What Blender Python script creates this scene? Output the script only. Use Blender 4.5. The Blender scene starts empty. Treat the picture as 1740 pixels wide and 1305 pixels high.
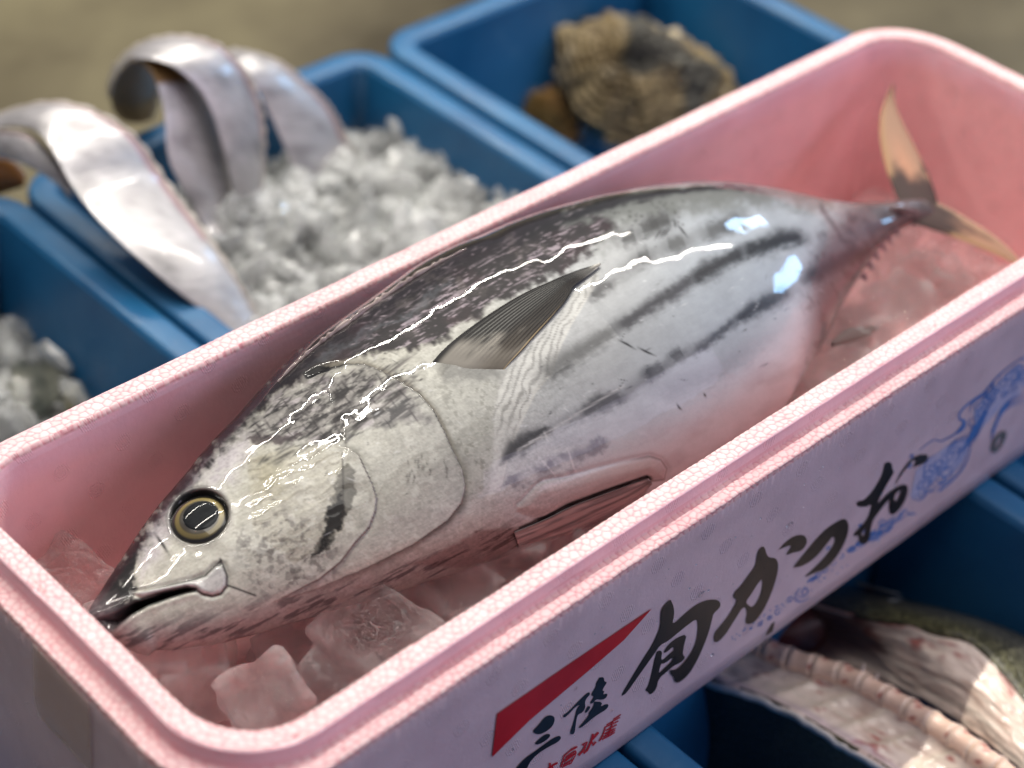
import bpy, bmesh, math, random
import numpy as np
from mathutils import Vector, Matrix, noise as mnoise
from mathutils.bvhtree import BVHTree

rng = np.random.default_rng(7)
random.seed(7)
SC = bpy.context.scene
COL = SC.collection

# ------------------------------------------------------------------ camera
# solved from the box rim (metres; x along the foam box, y across it, z=0 at its rim)
F_PX, CAM_ROT, CAM_POS = 3282.24, (0.8819, -0.0725, -0.7624), (-0.302, -0.5195, 0.6198)
cam_data = bpy.data.cameras.new("camera")
cam = bpy.data.objects.new("camera", cam_data)
COL.objects.link(cam)
cam.location = CAM_POS
cam.rotation_euler = CAM_ROT
cam_data.sensor_width = 36.0
cam_data.lens = F_PX / 1740 * 36
cam_data.clip_start = 0.02
cam_data.clip_end = 100
cam_data.dof.use_dof = True
cam_data.dof.focus_distance = 0.945
cam_data.dof.aperture_fstop = 4.3
SC.camera = cam

# ------------------------------------------------------------------ world, lamps, exposure
w = bpy.data.worlds.new("World")
SC.world = w
w.use_nodes = True
bg = w.node_tree.nodes["Background"]
bg.inputs[0].default_value = (0.62, 0.60, 0.72, 1)
bg.inputs[1].default_value = 0.27


def area_lamp(name, loc, target, sx, sy, power, color, spread=180, along=None):
    d = bpy.data.lights.new(name, "AREA")
    d.shape = "RECTANGLE"
    d.size, d.size_y, d.energy, d.color = sx, sy, power, color
    d.spread = math.radians(spread)
    o = bpy.data.objects.new(name, d)
    COL.objects.link(o)
    o.location = loc
    zax = (Vector(loc) - Vector(target)).normalized()
    xax = Vector(along or (1, 0, 0))
    xax = (xax - zax * xax.dot(zax)).normalized()
    yax = zax.cross(xax)
    o.rotation_euler = Matrix((xax, yax, zax)).transposed().to_euler()
    return o


# two rows of strip lamps in the hall roof beyond the fish, and the blue daylight of the open doorway
area_lamp("strip_lamp", (1.6, 0.55, 1.8), (1.6, 0.2, 0), 4.4, 0.014, 74, (1.0, .95, .86))
area_lamp("strip_lamp.001", (1.3, 1.8, 1.8), (1.3, .6, 0), 3.6, 0.014, 58, (1.0, .95, .86))
area_lamp("doorway_light", (3.4, -0.50, .72), (0.42, -.04, 0), .55, .32, 11, (.34, .62, 1.0), along=(0, 1, 0))
area_lamp("doorway_light.001", (3.3, 0.80, 1.05), (0.45, 0, 0), .3, .2, 4, (.45, .68, 1.0), along=(0, 1, 0))

area_lamp("overhead_fill", (0.75, -0.25, 2.5), (0.45, 0, 0), 2.4, 1.4, 32, (1.0, .97, .93))  # soft fill added overhead, out of view, to brighten the box inside
area_lamp("near_side_fill", (1.5, -2.6, 1.25), (0.4, 0, -.1), 2.4, 1.3, 27, (.80, .74, .98))  # soft lilac fill added out of view on the near side

vs = SC.view_settings
vs.view_transform = "Standard"
vs.look = "None"
vs.exposure = 0.0
vs.gamma = 1.0
SC.cycles.use_denoising = True
SC.cycles.max_bounces = 12
SC.cycles.transmission_bounces = 10
SC.cycles.glossy_bounces = 5
SC.cycles.diffuse_bounces = 6
SC.cycles.transparent_max_bounces = 12
SC.cycles.caustics_refractive = True
SC.cycles.caustics_reflective = False
SC.cycles.sample_clamp_indirect = 6.0
SC.cycles.blur_glossy = 0.5


# ------------------------------------------------------------------ helpers
def rotm(rx, ry, rz):
    cx, sx, cy, sy, cz, sz = math.cos(rx), math.sin(rx), math.cos(ry), math.sin(ry), math.cos(rz), math.sin(rz)
    X = np.array([[1, 0, 0], [0, cx, -sx], [0, sx, cx]])
    Y = np.array([[cy, 0, sy], [0, 1, 0], [-sy, 0, cy]])
    Z = np.array([[cz, -sz, 0], [sz, cz, 0], [0, 0, 1]])
    return Z @ Y @ X


RM = rotm(*CAM_ROT)
CP = np.array(CAM_POS)


def rays(pts):
    pts = np.asarray(pts, float).reshape(-1, 2)
    return np.stack([(pts[:, 0] - 870) / F_PX, -(pts[:, 1] - 652.5) / F_PX, -np.ones(len(pts))], 1) @ RM.T


def survey(pts, p0, n):
    """photo points measured onto the plane through p0 with normal n -> metres"""
    d = rays(pts)
    n = np.asarray(n, float)
    t = ((np.asarray(p0, float) - CP) @ n) / (d @ n)
    return CP + d * t[:, None]


def at_z(pts, z):
    return survey(pts, (0, 0, z), (0, 0, 1))


def at_y(pts, y):
    return survey(pts, (0, y, 0), (0, 1, 0))


def at_x(pts, x):
    return survey(pts, (x, 0, 0), (1, 0, 0))


def to_photo(P):
    c = (np.asarray(P, float) - CP) @ RM
    return np.stack([870 + F_PX * c[:, 0] / -c[:, 2], 652.5 - F_PX * c[:, 1] / -c[:, 2]], 1)


def tag(o, label=None, cat=None, group=None, kind=None):
    for k, v in (("label", label), ("category", cat), ("group", group), ("kind", kind)):
        if v:
            o[k] = v
    return o


def empty(name, loc=(0, 0, 0)):
    o = bpy.data.objects.new(name, None)
    o.empty_display_size = .02
    COL.objects.link(o)
    o.location = loc
    return o


def mesh_obj(name, V, Fc, mat, parent=None, smooth=True, attrs=None, cols=None):
    me = bpy.data.meshes.new(name)
    V = np.asarray(V, np.float32)
    if parent is not None:
        V = V - np.array(parent_loc(parent), np.float32)
    if isinstance(Fc, np.ndarray):
        n = Fc.shape[1]
        me.vertices.add(len(V))
        me.vertices.foreach_set("co", V.ravel())
        me.loops.add(Fc.size)
        me.loops.foreach_set("vertex_index", Fc.ravel().astype(np.int32))
        me.polygons.add(len(Fc))
        me.polygons.foreach_set("loop_start", np.arange(0, Fc.size, n, dtype=np.int32))
        me.polygons.foreach_set("loop_total", np.full(len(Fc), n, np.int32))
        me.update(calc_edges=True)
        me.validate()
    else:
        me.from_pydata([tuple(v) for v in V.tolist()], [], Fc)
    me.polygons.foreach_set("use_smooth", np.full(len(me.polygons), smooth))
    if cols is not None:
        a = me.color_attributes.new("tint", "FLOAT_COLOR", "POINT")
        c4 = np.ones((len(V), 4), np.float32)
        c4[:, :cols.shape[1]] = cols
        a.data.foreach_set("color", c4.ravel())
    for k, v in (attrs or {}).items():
        a = me.attributes.new(k, "FLOAT", "POINT")
        a.data.foreach_set("value", np.asarray(v, np.float32))
    if mat is not None:
        me.materials.append(mat)
    o = bpy.data.objects.new(name, me)
    COL.objects.link(o)
    if parent is not None:
        o.parent = parent
    return o


def parent_loc(p):
    l = Vector((0, 0, 0))
    while p is not None:
        l += p.location
        p = p.parent
    return tuple(l)


def grid_faces(nu, nv, wrap_v=False, wrap_u=False):
    iu = np.arange(nu if wrap_u else nu - 1)
    iv = np.arange(nv if wrap_v else nv - 1)
    U, Vv = np.meshgrid(iu, iv, indexing="ij")
    a = U * nv + Vv
    b = ((U + 1) % nu) * nv + Vv
    c = ((U + 1) % nu) * nv + (Vv + 1) % nv
    d = U * nv + (Vv + 1) % nv
    return np.stack([a, b, c, d], -1).reshape(-1, 4)


def hashf(ix, iy, iz, seed):
    h = (ix * 374761393 + iy * 668265263 + iz * 1274126177 + seed * 974634777) & 0xffffffff
    h = ((h ^ (h >> 13)) * 1274126177) & 0xffffffff
    h = ((h ^ (h >> 16)) * 2246822519) & 0xffffffff
    return ((h ^ (h >> 15)) & 0xffffff) / float(0xffffff)


def vnoise(x, y, z=None, seed=0):
    """value noise in [-1, 1]"""
    if z is None:
        z = np.zeros_like(x)
    xi, yi, zi = (np.floor(v).astype(np.int64) for v in (x, y, z))
    fx, fy, fz = x - xi, y - yi, z - zi
    fx, fy, fz = (f * f * f * (f * (f * 6 - 15) + 10) for f in (fx, fy, fz))
    r = 0
    for dz in (0, 1):
        if dz and not np.any(fz):
            break
        for dy in (0, 1):
            for dx in (0, 1):
                wgt = (fx if dx else 1 - fx) * (fy if dy else 1 - fy) * (fz if dz else 1 - fz)
                r = r + wgt * hashf(xi + dx, yi + dy, zi + dz, seed)
    return r * 2 - 1


def fbm(x, y, z=None, oct=4, seed=0, gain=.5):
    r, a, t = 0, 1.0, 0
    for i in range(oct):
        r = r + a * vnoise(x, y, z, seed + i * 17)
        t += a
        a *= gain
        x, y = x * 2.03 + 11.3, y * 2.03 + 5.7
        z = None if z is None else z * 2.03 + 3.1
    return r / t * 1.6


def sstep(a, b, x):
    t = np.clip((x - a) / (b - a), 0, 1)
    return t * t * (3 - 2 * t)


def seg_dist(x, y, poly, closed=False):
    """distance to a polyline and the position 0..1 along it"""
    P = np.asarray(poly, float)
    if closed:
        P = np.vstack([P, P[:1]])
    best = np.full(x.shape, 1e9)
    tt = np.zeros(x.shape)
    L = np.r_[0, np.cumsum(np.hypot(*np.diff(P, axis=0).T))]
    for i in range(len(P) - 1):
        ax, ay = P[i]
        bx, by = P[i + 1] - P[i]
        l2 = bx * bx + by * by + 1e-12
        t = np.clip(((x - ax) * bx + (y - ay) * by) / l2, 0, 1)
        d = np.hypot(x - ax - t * bx, y - ay - t * by)
        m = d < best
        best[m] = d[m]
        tt[m] = ((L[i] + t * math.sqrt(l2)) / L[-1])[m]
    return best, tt


def inside(x, y, poly):
    P = np.asarray(poly, float)
    r = np.zeros(x.shape, bool)
    j = len(P) - 1
    for i in range(len(P)):
        yi, yj = P[i, 1], P[j, 1]
        if yi != yj:
            c = ((yi > y) != (yj > y)) & (x < (P[j, 0] - P[i, 0]) * (y - yi) / (yj - yi) + P[i, 0])
            r ^= c
        j = i
    return r


def sdf(x, y, poly):
    d, _ = seg_dist(x, y, poly, True)
    return np.where(inside(x, y, poly), -d, d)


def lin(*c):
    c = np.array(c, float) / 255
    return np.where(c <= .04045, c / 12.92, ((c + .055) / 1.055) ** 2.4)


def smooth_curve(pts, n, it=2):
    """resampled, corner-cut curve through pts (any dimension)"""
    P = np.asarray(pts, float)
    for _ in range(it):
        Q = [P[0]]
        for a, b in zip(P[:-1], P[1:]):
            Q += [a * .75 + b * .25, a * .25 + b * .75]
        Q.append(P[-1])
        P = np.array(Q)
    L = np.r_[0, np.cumsum(np.linalg.norm(np.diff(P, axis=0), axis=1))]
    t = np.linspace(0, L[-1], n)
    return np.stack([np.interp(t, L, P[:, k]) for k in range(P.shape[1])], 1)


# ------------------------------------------------------------------ materials
def new_mat(name):
    m = bpy.data.materials.new(name)
    m.use_nodes = True
    nt = m.node_tree
    return m, nt, nt.nodes["Principled BSDF"]


def setp(b, **k):
    for n, v in k.items():
        b.inputs[n.replace("_", " ")].default_value = v


def nd(nt, t, **k):
    n = nt.nodes.new(t)
    for a, v in k.items():
        setattr(n, a, v)
    return n


def noise_node(nt, scale, detail=4, rough=.55, coord="Object", dist=0):
    tc = nd(nt, "ShaderNodeTexCoord")
    n = nd(nt, "ShaderNodeTexNoise")
    n.inputs["Scale"].default_value = scale
    n.inputs["Detail"].default_value = detail
    n.inputs["Roughness"].default_value = rough
    n.inputs["Distortion"].default_value = dist
    nt.links.new(tc.outputs[coord], n.inputs["Vector"])
    return n


def ramp(nt, src, stops):
    r = nd(nt, "ShaderNodeValToRGB")
    e = r.color_ramp.elements
    while len(e) < len(stops):
        e.new(.5)
    for el, (p, c) in zip(e, stops):
        el.position = p
        el.color = tuple(c) + (1,) if len(c) == 3 else c
    nt.links.new(src, r.inputs[0])
    return r


def bump(nt, b, height, strength, dist, prev=None):
    n = nd(nt, "ShaderNodeBump")
    n.inputs["Strength"].default_value = strength
    n.inputs["Distance"].default_value = dist
    nt.links.new(height, n.inputs["Height"])
    if prev is not None:
        nt.links.new(prev.outputs[0], n.inputs["Normal"])
    nt.links.new(n.outputs[0], b.inputs["Normal"])
    return n


def simple_mat(name, c1, c2, scale=30, rough=.5, bmp=.0, bscale=None, **kw):
    m, nt, b = new_mat(name)
    n = noise_node(nt, scale)
    r = ramp(nt, n.outputs["Fac"], [(.35, c1), (.65, c2)])
    nt.links.new(r.outputs[0], b.inputs["Base Color"])
    setp(b, Roughness=rough, **kw)
    if bmp:
        n2 = noise_node(nt, bscale or scale * 3)
        bump(nt, b, n2.outputs["Fac"], .6, bmp)
    return m


def tint_mat(name, rough=.5, bscale=0, bdist=0, **kw):
    m, nt, b = new_mat(name)
    a = nd(nt, "ShaderNodeAttribute", attribute_name="tint")
    nt.links.new(a.outputs["Color"], b.inputs["Base Color"])
    setp(b, Roughness=rough, **kw)
    if bscale:
        n2 = noise_node(nt, bscale)
        bump(nt, b, n2.outputs["Fac"], .6, bdist)
    return m


# ------------------------------------------------------------------ setting: floor
FLOOR_Z = -.40
m_floor, nt, b = new_mat("wet_concrete")
n1 = noise_node(nt, 2.2, 6, .6)
r1 = ramp(nt, n1.outputs["Fac"], [(.32, (.035, .027, .012)), (.5, (.085, .069, .034)), (.70, (.16, .138, .072))])
n2 = noise_node(nt, 40, 5)
mx = nd(nt, "ShaderNodeMix", data_type="RGBA", blend_type="MULTIPLY")
mx.inputs[0].default_value = .5
nt.links.new(r1.outputs[0], mx.inputs[6])
nt.links.new(n2.outputs["Color"], mx.inputs[7])
nt.links.new(r1.outputs[0], b.inputs["Base Color"])
rr = ramp(nt, n1.outputs["Fac"], [(.35, (.35, .35, .35)), (.65, (.7, .7, .7))])
nt.links.new(rr.outputs[0], b.inputs["Roughness"])
bump(nt, b, n2.outputs["Fac"], .4, .004)
V = [(-8, -8, FLOOR_Z), (10, -8, FLOOR_Z), (10, 10, FLOOR_Z), (-8, 10, FLOOR_Z)]
floor = mesh_obj("floor", V, [(0, 1, 2, 3)], m_floor, smooth=False)
tag(floor, kind="structure")


# ------------------------------------------------------------------ swept trays (foam box and crates)
def rrect(cx, cy, hx, hy, r, nx, ny, nc):
    """unit rounded rectangle: for each perimeter index the base point, outward direction"""
    pts, dirs = [], []
    corners = [(cx + hx - r, cy + hy - r, 0), (cx - hx + r, cy + hy - r, 90), (cx - hx + r, cy - hy + r, 180), (cx + hx - r, cy - hy + r, 270)]
    for k, (x, y, a0) in enumerate(corners):
        for i in range(nc):
            a = math.radians(a0 + 90 * i / (nc - 1))
            pts.append((x + r * math.cos(a), y + r * math.sin(a)))
            dirs.append((math.cos(a), math.sin(a)))
        nxt = corners[(k + 1) % 4]
        n = nx if k % 2 == 0 else ny
        a = math.radians(a0 + 90)
        p0 = np.array(pts[-1])
        p1 = np.array((nxt[0] + r * math.cos(a), nxt[1] + r * math.sin(a)))
        for i in range(1, n):
            pts.append(tuple(p0 + (p1 - p0) * i / n))
            dirs.append((math.cos(a), math.sin(a)))
    return np.array(pts), np.array(dirs)


def fan_faces(ring_start, n, centre, flip=False):
    f = [(ring_start + i, ring_start + (i + 1) % n, centre) for i in range(n)]
    return [t[::-1] for t in f] if flip else f


# ------------------------------------------------------------------ pink foam box
BL, BW = .7186, .21          # inside of the rim
RIDGE, LIP, LEDGE, BH = .0123, .0105, .0107, .154
m_foam, nt, b = new_mat("pink_bead_foam")
at = nd(nt, "ShaderNodeAttribute", attribute_name="tint")
tc = nd(nt, "ShaderNodeTexCoord")
vo = nd(nt, "ShaderNodeTexVoronoi", feature="DISTANCE_TO_EDGE")
vo.inputs["Scale"].default_value = 290
nt.links.new(tc.outputs["Object"], vo.inputs["Vector"])
rv = ramp(nt, vo.outputs["Distance"], [(0, (.0, .0, .0)), (.16, (1, 1, 1))])
nz = noise_node(nt, 26, 5, .6)
rz = ramp(nt, nz.outputs["Fac"], [(.3, (.88, .86, .88)), (.7, (1, 1, 1))])
mm = nd(nt, "ShaderNodeMix", data_type="RGBA", blend_type="MULTIPLY")
mm.inputs[0].default_value = 1
nt.links.new(at.outputs["Color"], mm.inputs[6])
nt.links.new(rz.outputs[0], mm.inputs[7])
nt.links.new(mm.outputs[2], b.inputs["Base Color"])
setp(b, Roughness=.42, Specular_IOR_Level=.35)
b.inputs["Subsurface Weight"].default_value = .25
b.inputs["Subsurface Radius"].default_value = (1.0, .35, .35)
b.inputs["Subsurface Scale"].default_value = .006
nb = noise_node(nt, 420, 3)
bp = bump(nt, b, rv.outputs[0], .10, .0002)
bp = bump(nt, b, nb.outputs["Fac"], .35, .0004, bp)
# moulding marks: small rings of slits in staggered rows on every flat face
gm = nd(nt, "ShaderNodeNewGeometry")
sx = nd(nt, "ShaderNodeSeparateXYZ")
nt.links.new(tc.outputs["Object"], sx.inputs[0])
sn = nd(nt, "ShaderNodeSeparateXYZ")
nt.links.new(gm.outputs["True Normal"], sn.inputs[0])


def mth(op, a, b2=None, c=None):
    n = nd(nt, "ShaderNodeMath", operation=op)
    for i, v in enumerate((a, b2, c)):
        if v is None:
            continue
        if isinstance(v, (int, float)):
            n.inputs[i].default_value = v
        else:
            nt.links.new(v, n.inputs[i])
    return n.outputs[0]


ny_abs = mth("ABSOLUTE", sn.outputs["Y"])
side = mth("GREATER_THAN", ny_abs, .5)
u = mth("ADD", mth("MULTIPLY", sx.outputs["X"], side), mth("MULTIPLY", sx.outputs["Y"], mth("SUBTRACT", 1.0, side)))
row = mth("FLOOR", mth("DIVIDE", mth("ADD", sx.outputs["Z"], 1.0), .021))
vv = mth("SUBTRACT", mth("FRACT", mth("DIVIDE", mth("ADD", sx.outputs["Z"], 1.0), .021)), .5)
uu = mth("SUBTRACT", mth("FRACT", mth("ADD", mth("DIVIDE", u, .036), mth("MULTIPLY", row, .5))), .5)
du, dv = mth("MULTIPLY", uu, .036), mth("MULTIPLY", vv, .021)
rad = mth("SQRT", mth("ADD", mth("MULTIPLY", du, du), mth("MULTIPLY", dv, dv)))
disc = mth("LESS_THAN", rad, .0052)
rings = mth("SINE", mth("MULTIPLY", rad, 3300.0))
slits = mth("SINE", mth("MULTIPLY", mth("ADD", du, mth("MULTIPLY", dv, .4)), 5200.0))
pat = mth("MULTIPLY", mth("MULTIPLY", disc, mth("ADD", rings, slits)), mth("LESS_THAN", mth("ABSOLUTE", sn.outputs["Z"]), .35))
bump(nt, b, pat, .35, .0004, bp)

box = empty("foam_box", (0, 0, 0))
tag(box, "pink foam fish box with black brush lettering holding the whole bonito", "fish box")


def foam_box():
    nx, ny, nc = 900, 260, 64
    P, D = rrect(BL / 2, 0, BL / 2, BW / 2, .036, nx, ny, nc)
    prof = []  # (offset outward, z, zone)  zone 0 inside, 1 rim beads, 2 outside

    def line(o0, z0, o1, z1, n, zone):
        for i in range(n):
            t = i / n
            prof.append((o0 + (o1 - o0) * t, z0 + (z1 - z0) * t, zone))
    zb = -BH + .016
    line(-.030, zb, -.010, zb, 3, 0)
    line(-.0075, zb + .0015, -.0012, -.012, 12, 0)
    line(-.0012, -.012, 0.0002, -.0012, 8, 1)
    line(.0010, -.0002, RIDGE - .001, 0, 20, 1)
    line(RIDGE - .0003, -.0006, RIDGE + .0002, -LIP + .0012, 15, 1)
    line(RIDGE + .0008, -LIP + .0003, RIDGE + LEDGE - .0012, -LIP, 17, 1)
    line(RIDGE + LEDGE - .0004, -LIP - .0004, RIDGE + LEDGE, -LIP - .004, 6, 1)
    line(RIDGE + LEDGE, -LIP - .004, RIDGE + LEDGE, -BH + .004, 14, 2)
    line(RIDGE + LEDGE - .0004, -BH + .0015, RIDGE + LEDGE - .004, -BH, 3, 2)
    prof.append((RIDGE + LEDGE - .03, -BH, 2))
    prof = np.array(prof)
    n, k = len(P), len(prof)
    V = np.zeros((n, k, 3))
    V[..., 0] = P[:, None, 0] + D[:, None, 0] * prof[None, :, 0]
    V[..., 1] = P[:, None, 1] + D[:, None, 1] * prof[None, :, 0]
    V[..., 2] = prof[None, :, 1]
    # the long near side leans in a little at mid-length, the left end too
    V[..., 1] += np.where(V[..., 1] < 0, .0026 * (1 - ((V[..., 0] - BL / 2) / (BL / 2)) ** 2) - .0012, 0)
    V[..., 0] += np.where(V[..., 0] < .05, .0012 * (1 - (V[..., 1] / .1) ** 2), 0)
    # beads of the foam: jittered cells on the unrolled rim
    arc = np.r_[0, np.cumsum(np.hypot(*np.diff(P, axis=0).T))]
    tl = np.r_[0, np.cumsum(np.hypot(*np.diff(prof[:, :2], axis=0).T))]
    S, T = np.meshgrid(arc, tl, indexing="ij")
    c = .0043
    gx, gy = S / c, T / (c * .87)
    iy = np.floor(gy).astype(int)
    f1 = np.full(S.shape, 9.)
    f2 = np.full(S.shape, 9.)
    idv = np.zeros(S.shape)
    for dy in (-1, 0, 1):
        for dx in (-2, -1, 0, 1, 2):
            jy = iy + dy
            off = (jy % 2) * .5
            jx = np.floor(gx - off).astype(int) + dx
            h1 = hashf(jx, jy, jx * 0, 3)
            px = jx + off + .5 + (h1 - .5) * .75
            py = jy + .5 + (hashf(jx, jy, jx * 0, 9) - .5) * .75
            d = np.hypot(gx - px, (gy - py) * .87)
            d = d * (.86 + .28 * hashf(jx, jy, jx * 0, 21))
            m = d < f1
            f2 = np.where(m, f1, np.minimum(f2, d))
            idv = np.where(m, hashf(jx, jy, jx * 0, 5), idv)
            f1 = np.where(m, d, f1)
    edge = sstep(0, .24, f2 - f1)
    dome = edge * .6 + .4 * (1 - np.clip(f1, 0, 1) ** 2)
    zone = prof[None, :, 2]
    amp = np.where(zone == 1, .00052, 0) * np.ones_like(S)
    wall = ((prof[:, 0] > RIDGE - .0006) & (prof[:, 0] < RIDGE + .0005) & (prof[:, 1] > -LIP + .001))[None, :]
    amp = np.where(wall, .00008, amp)
    far_in = (prof[:, 1] < -.003)[None, :] & (prof[:, 0] < .0005)[None, :]
    amp = np.where(far_in & (zone == 1), .00008, amp)
    # normals of the undisplaced sheet
    du_ = np.roll(V, -1, 0) - np.roll(V, 1, 0)
    dv_ = np.gradient(V, axis=1)
    N = np.cross(du_, dv_)
    N /= np.linalg.norm(N, axis=2, keepdims=True) + 1e-12
    if N[10, 30, 2] < 0:
        N = -N
    low = fbm(V[..., 0] * 22, V[..., 1] * 22, V[..., 2] * 22, 3, 4) * .00035
    chip = np.maximum(0, fbm(S * 55, T * 150, None, 3, 8) - .75) * (wall | (np.abs(tl - tl[40]) < .002)[None, :]) * .0016
    V = V + N * ((dome - 1) * amp + low - chip)[..., None]
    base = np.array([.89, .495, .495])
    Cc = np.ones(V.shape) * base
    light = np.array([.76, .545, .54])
    cre = np.array([.62, .27, .30])  # creases painted deeper pink for the shading between beads
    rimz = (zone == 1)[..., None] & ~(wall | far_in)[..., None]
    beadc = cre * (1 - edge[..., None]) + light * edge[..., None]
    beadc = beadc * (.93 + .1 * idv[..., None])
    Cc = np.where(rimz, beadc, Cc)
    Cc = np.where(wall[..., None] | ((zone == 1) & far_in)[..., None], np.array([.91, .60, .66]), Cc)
    # ledge painted deeper pink beside the ridge, like light scattered in the foam
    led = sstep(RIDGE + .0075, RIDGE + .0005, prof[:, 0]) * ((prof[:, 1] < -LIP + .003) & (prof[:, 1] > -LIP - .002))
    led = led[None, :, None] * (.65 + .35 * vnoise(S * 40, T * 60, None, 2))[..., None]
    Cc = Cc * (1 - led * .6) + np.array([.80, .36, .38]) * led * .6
    out = (zone == 2)[..., None] * np.ones_like(Cc)
    oc = np.array([.69, .535, .58]) * (1 + .06 * fbm(V[..., 0] * 60, V[..., 2] * 60 + V[..., 1] * 60, None, 4, 6))[..., None]  # outer faces darker and greyer, their shade put into the foam colour
    Cc = np.where(out > 0, oc, Cc)
    Vf = V.reshape(-1, 3)
    F = grid_faces(n, k, wrap_u=True)
    # inner and outer floors as extra rings that close on the centre
    c_in, c_out = len(Vf), len(Vf) + 1
    Vf = np.vstack([Vf, [[BL / 2, 0, zb], [BL / 2, 0, -BH]]])
    i = np.arange(n)
    j = (i + 1) % n
    F2 = np.concatenate([F, np.stack([j * k, i * k, np.full(n, c_in), np.full(n, c_in)], 1), np.stack([i * k + k - 1, j * k + k - 1, np.full(n, c_out), np.full(n, c_out)], 1)])
    q = F2[:len(F)]
    tri = F2[len(F):, :3]
    allq = np.concatenate([q[:, [0, 1, 2]], q[:, [0, 2, 3]], tri])
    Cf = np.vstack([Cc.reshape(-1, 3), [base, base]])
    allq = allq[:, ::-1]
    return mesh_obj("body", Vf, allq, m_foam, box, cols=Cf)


foam_box()



# ------------------------------------------------------------------ print on the near face of the foam box
FACE_Y = -.128
ink = {
    "black": simple_mat("black_ink", (.010, .008, .008), (.030, .021, .018), 40, .45),
    "navy": simple_mat("navy_ink", (.006, .007, .012), (.012, .016, .03), 40, .45),
    "red": simple_mat("red_ink", (.40, .005, .012), (.52, .012, .02), 30, .5),
    "blue": simple_mat("blue_ink", (.03, .13, .42), (.08, .20, .52), 60, .5),
    "pale_blue": simple_mat("pale_blue_ink", (.40, .42, .64), (.56, .50, .62), 90, .5),
    "grey": simple_mat("grey_ink", (.06, .06, .06), (.2, .2, .2), 300, .5),
}


def face_y(x):
    return -.1286 + (.0026 * (1 - ((x - BL / 2) / (BL / 2)) ** 2) - .0012) + FACE_OFF


FACE_OFF = 0.0


def on_face(pts, lift):
    P = at_y(pts, FACE_Y)
    for _ in range(2):
        d = rays(pts)
        yy = -(BW / 2 + RIDGE + LEDGE) + (.0026 * (1 - ((P[:, 0] - BL / 2) / (BL / 2)) ** 2) - .0012) - lift
        P = CP + d * ((yy - CP[1]) / d[:, 1])[:, None]
    return P


def flat_poly(name, loops, colour, lift=.00045, label=None, sharp=False):
    """a printed shape: filled outline(s) lying on the near face; later loops of a group are holes if inside"""
    bm = bmesh.new()
    for lp in loops:
        pts = np.array(lp, float) if sharp else smooth_curve(list(lp) + [lp[0]], max(40, len(lp) * 5), 1)[:-1]
        vs_ = [bm.verts.new(p) for p in on_face(pts, lift)]
        for a, c in zip(vs_, vs_[1:] + vs_[:1]):
            bm.edges.new((a, c))
    bmesh.ops.triangle_fill(bm, edges=bm.edges[:], use_beauty=True, use_dissolve=False)
    bmesh.ops.recalc_face_normals(bm, faces=bm.faces[:])
    me = bpy.data.meshes.new(name)
    bm.to_mesh(me)
    bm.free()
    me.materials.append(ink[colour])
    o = bpy.data.objects.new(name, me)
    COL.objects.link(o)
    o.parent = box
    if label:
        o["label"] = label
    return o


def crop(x0, y0, s, pts):
    return [(x0 + a / s, y0 + c / s) for a, c in pts]


def K(pts):
    return crop(1050, 1000, 6.524, pts)


flat_poly("red_pennant_print", [[(845, 1213), (975, 1123), (1108, 1034), (1060, 1088), (1000, 1140), (900, 1224), (836, 1287)]], "red", sharp=True)
# the first large character
flat_poly("printed_character", [
    K([(585, 125), (545, 150), (480, 235), (475, 300), (470, 420), (430, 520), (370, 640), (270, 790), (150, 990), (35, 1180), (45, 1195), (100, 1155), (200, 1010), (300, 870), (400, 730), (470, 625), (560, 580), (680, 480), (780, 400), (870, 335), (885, 390), (885, 460), (870, 580), (830, 690), (740, 820), (650, 905), (580, 900), (575, 930), (600, 968), (620, 975), (635, 1050), (690, 1040), (790, 950), (880, 800), (950, 640), (1010, 480), (1045, 340), (1060, 275), (1120, 225), (1142, 180), (1120, 130), (1050, 120), (960, 135), (850, 190), (730, 290), (600, 410), (625, 290), (620, 200)])],
    "black", label="first and largest black brush character of the row")
flat_poly("printed_character", [
    K([(430, 700), (465, 685), (492, 700), (480, 780), (490, 800), (600, 700), (620, 690), (618, 640), (560, 690), (515, 718), (505, 705), (560, 620), (660, 540), (765, 505), (735, 620), (715, 735), (745, 755), (735, 790), (680, 830), (610, 860), (560, 910), (450, 1000), (430, 1110), (370, 1175), (345, 1170), (335, 1145), (298, 1130), (330, 1085), (350, 1020), (380, 900), (400, 800)]),
    K([(480, 835), (520, 830), (612, 760), (608, 800), (530, 870), (452, 945), (460, 900)])],
    "black", label="black sun radical inside the first character")


def K2(pts):
    return crop(1190, 880, 5.93, pts)


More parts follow.
